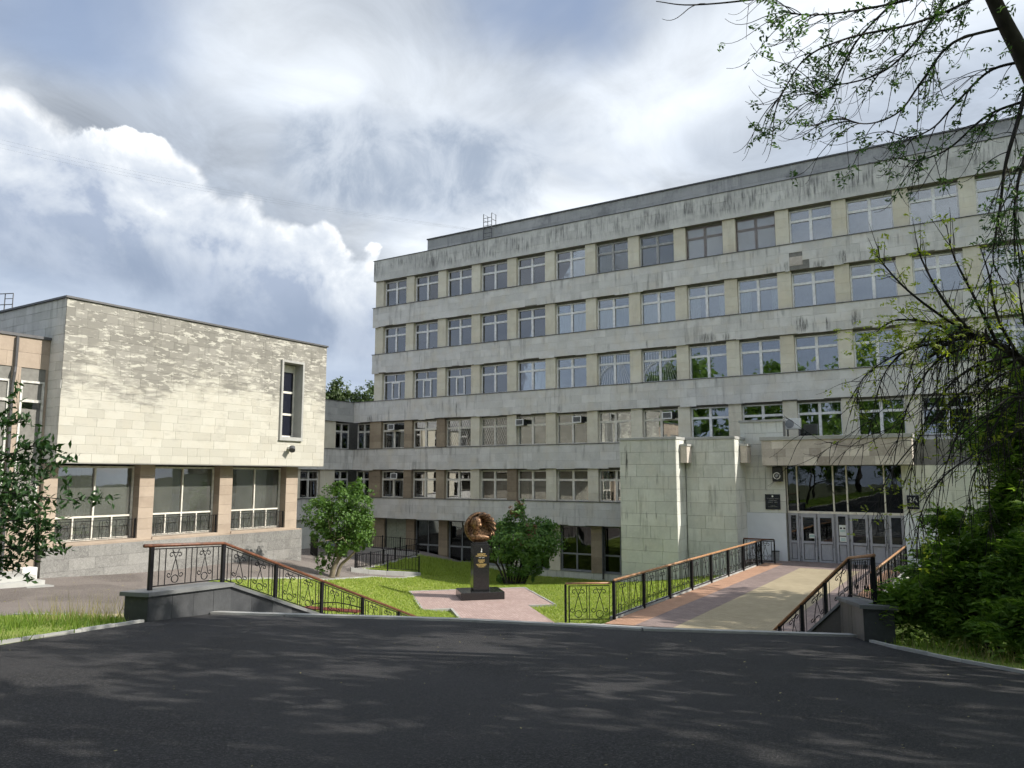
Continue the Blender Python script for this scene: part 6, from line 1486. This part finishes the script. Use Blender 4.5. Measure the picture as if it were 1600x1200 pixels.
# shade trees standing outside the frame, to the right of the drive and behind the viewer
SHADE = [((7.5, 8.5), 13.5, 4.6), ((13.0, 15.5), 15.5, 5.0), ((5.5, 1.0), 13.0, 4.2), ((14.5, 6.5), 16.0, 5.2), ((9.5, -3.5), 14.0, 4.6), ((9.5, 23.5), 12.5, 3.8), ((19.0, 12.0), 18.0, 5.4), ((7.6, 29.3), 14.5, 4.4), ((7.2, 19.5), 17.5, 4.4)]
proto = None
for i, ((x, y), h, r) in enumerate(SHADE):
    T = big_tree('shade_tree', 'broad leafy tree whose shadow darkens the asphalt drive', (x, y, max(zlow(x, y), -4.0)), h, r, 9000 if y > 25 else 3300, .42, 'ashleaf', 'shade trees beside the drive', .28)
for i, (x, y, h, r) in enumerate(((-14, -20, 19, 5.5), (-3, -24, 21, 6), (6, -19, 18, 5.5), (-24, -17, 17, 5.5), (-36, -14, 18, 5.5), (14, -26, 22, 6))):
    big_tree('park_tree', 'tall leafy tree facing the main building, mirrored in its windows', (x, y, -2.5), h, r, 4200, .75, 'ashleaf', 'trees mirrored in the windows', .3)
for i, (x, y, h, r) in enumerate(((-34, -9, 8, 3.6), (-26, -12, 9, 4.0), (-18, -14, 8.5, 4.0), (-10, -15, 9, 4.2), (-2, -16, 8.5, 4.2), (6, -15, 9, 4.2), (13, -14, 8.5, 4.0))):
    big_tree('park_bush', 'big rounded bush behind the drive, mirrored in the porch glass', (x, y, -5.0 if x < -20 else -2.5), h, r, 2400, .6, 'ashleaf', 'bushes mirrored in the porch glass', .12)
# overhead cables
t = thing('overhead_cable', 'thin dark cables strung across the sky to the main roof', 'cable', (-40, 55, 17.8))
for j in range(3):
    a = np.array([-84.0, 24.0, 33.3 - .5 * j]); c = np.array([-38.5 + j, 55.8, 22.4 - .35 * j]); e = np.array([-28.0, 60.0, 19.5])
    P_ = [a + (c - a) * q - np.array([0, 0, 1.2 * math.sin(math.pi * q)]) for q in np.linspace(0, 1, 20)]; MB().tube([tuple(p) for p in P_] + [tuple(e)], .0045, 4, cap=False).build('wire', M['greyframe'], t)

# ------------------------------------------------------------------ grass
def grass(name, poly, n, h0, h1, w, mat, zoff=0.02, excl=(), clump=0.0, lean=.35):
    q = np.array(poly); lo, hi = q.min(0), q.max(0); P_ = rng.uniform(lo, hi, (int(n * 3), 2)); k = inpoly(P_, poly)
    for e in excl: k &= ~inpoly(P_, e)
    P_ = P_[k][:n]; m = len(P_); z = zlow_arr(P_) + zoff; h = rng.uniform(h0, h1, m)
    if clump: h *= .55 + .9 * (np.sin(P_[:, 0] * 2.1 + 1.3 * np.sin(P_[:, 1] * 1.7)) * np.sin(P_[:, 1] * 2.7 + P_[:, 0]) > -.1) * clump
    a = rng.uniform(0, 2 * np.pi, m); dx = np.cos(a) * w / 2; dy = np.sin(a) * w / 2; l = rng.normal(size=(m, 2)) * (h * lean)[:, None]
    V = np.stack([np.column_stack([P_[:, 0] - dx, P_[:, 1] - dy, z]), np.column_stack([P_[:, 0] + dx, P_[:, 1] + dy, z]), np.column_stack([P_ + l, z + h])], 1).reshape(-1, 3)
    o = link(name, V, np.arange(m * 3).reshape(-1, 3), M[mat], None, np.repeat(rng.random(m), 3)); tag(o, {'lawn_grass': 'short mown bright green grass of the lawn round the monument'}.get(name), None, kind='stuff'); return o
grass('lawn_grass', LAWNP, 110000, .03, .085, .035, 'grassblade', 0.03, [PLAZA])
grass('bank_grass', [(-29.45, 31.1), (-27.5, 34.1), (-25.8, 38.5), (-25.2, 43.6), (-31.0, 43.6), (-31.3, 38.8)], 16000, .08, .20, .05, 'grassblade', 0.02, clump=1.0)
grass('verge_grass', VERGE_L, 34000, .04, .14, .022, 'vergeblade', 0.02, clump=1.0)
grass('verge_grass', VERGE_R, 36000, .06, .20, .022, 'vergeblade', 0.02, clump=1.0)
grass('dry_stalks', [(-15.0, 9.6), (-14.1, 7.8), (-17.5, 8.4), (-19.0, 10.6), (-16, 11.2)], 260, .35, .75, .012, 'straw', 0.02, lean=.25)
grass('dry_stalks', [(-2.0, 16.6), (.3, 14.2), (3.0, 12.2), (3.0, 16), (-1.2, 18)], 420, .15, .4, .014, 'straw', 0.02, lean=.3)

# leaf litter and grit on the drive and the path
def litter(name, poly, n, zf, s0, s1, mat, off=.006):
    q = np.array(poly); P_ = rng.uniform(q.min(0), q.max(0), (n * 4, 2)); P_ = P_[inpoly(P_, poly)][:n]; m = len(P_)
    z = np.array([zf(x, y) for x, y in P_]) + off; a = rng.uniform(0, 6.283, m); sz = rng.uniform(s0, s1, m); w = sz * rng.uniform(.3, .7, m)
    d = np.column_stack([np.cos(a), np.sin(a)]); e = np.column_stack([-np.sin(a), np.cos(a)]); tz = rng.uniform(0, .4, m) * w
    V = np.stack([np.column_stack([P_ - d * sz[:, None] / 2, z]), np.column_stack([P_ + e * w[:, None] / 2, z + tz]), np.column_stack([P_ + d * sz[:, None] / 2, z + .004]), np.column_stack([P_ - e * w[:, None] / 2, z + .002])], 1).reshape(-1, 3)
    k = np.arange(m) * 4; F = np.concatenate([np.stack([k, k + 1, k + 2], 1), np.stack([k, k + 2, k + 3], 1)])
    tag(link(name, V, F, M[mat], None, np.repeat(rng.random(m), 4)), kind='stuff')
litter('leaf_litter', [(-13, 8.8), (-12, 5.6), (-7, 0), (2, 4), (1, 12), (-2.6, 16.5), (-5, 16), (-9, 14), (-13, 11.5)], 190, zasph, .015, .045, 'straw')
litter('leaf_litter', [(-29, 14), (-29, 26), (-25.5, 25), (-25.8, 19), (-19.6, 14.2), (-19, 11.2), (-22, 9), (-27, 9)], 160, lambda x, y: zlow(x, y) - .02, .04, .10, 'straw')
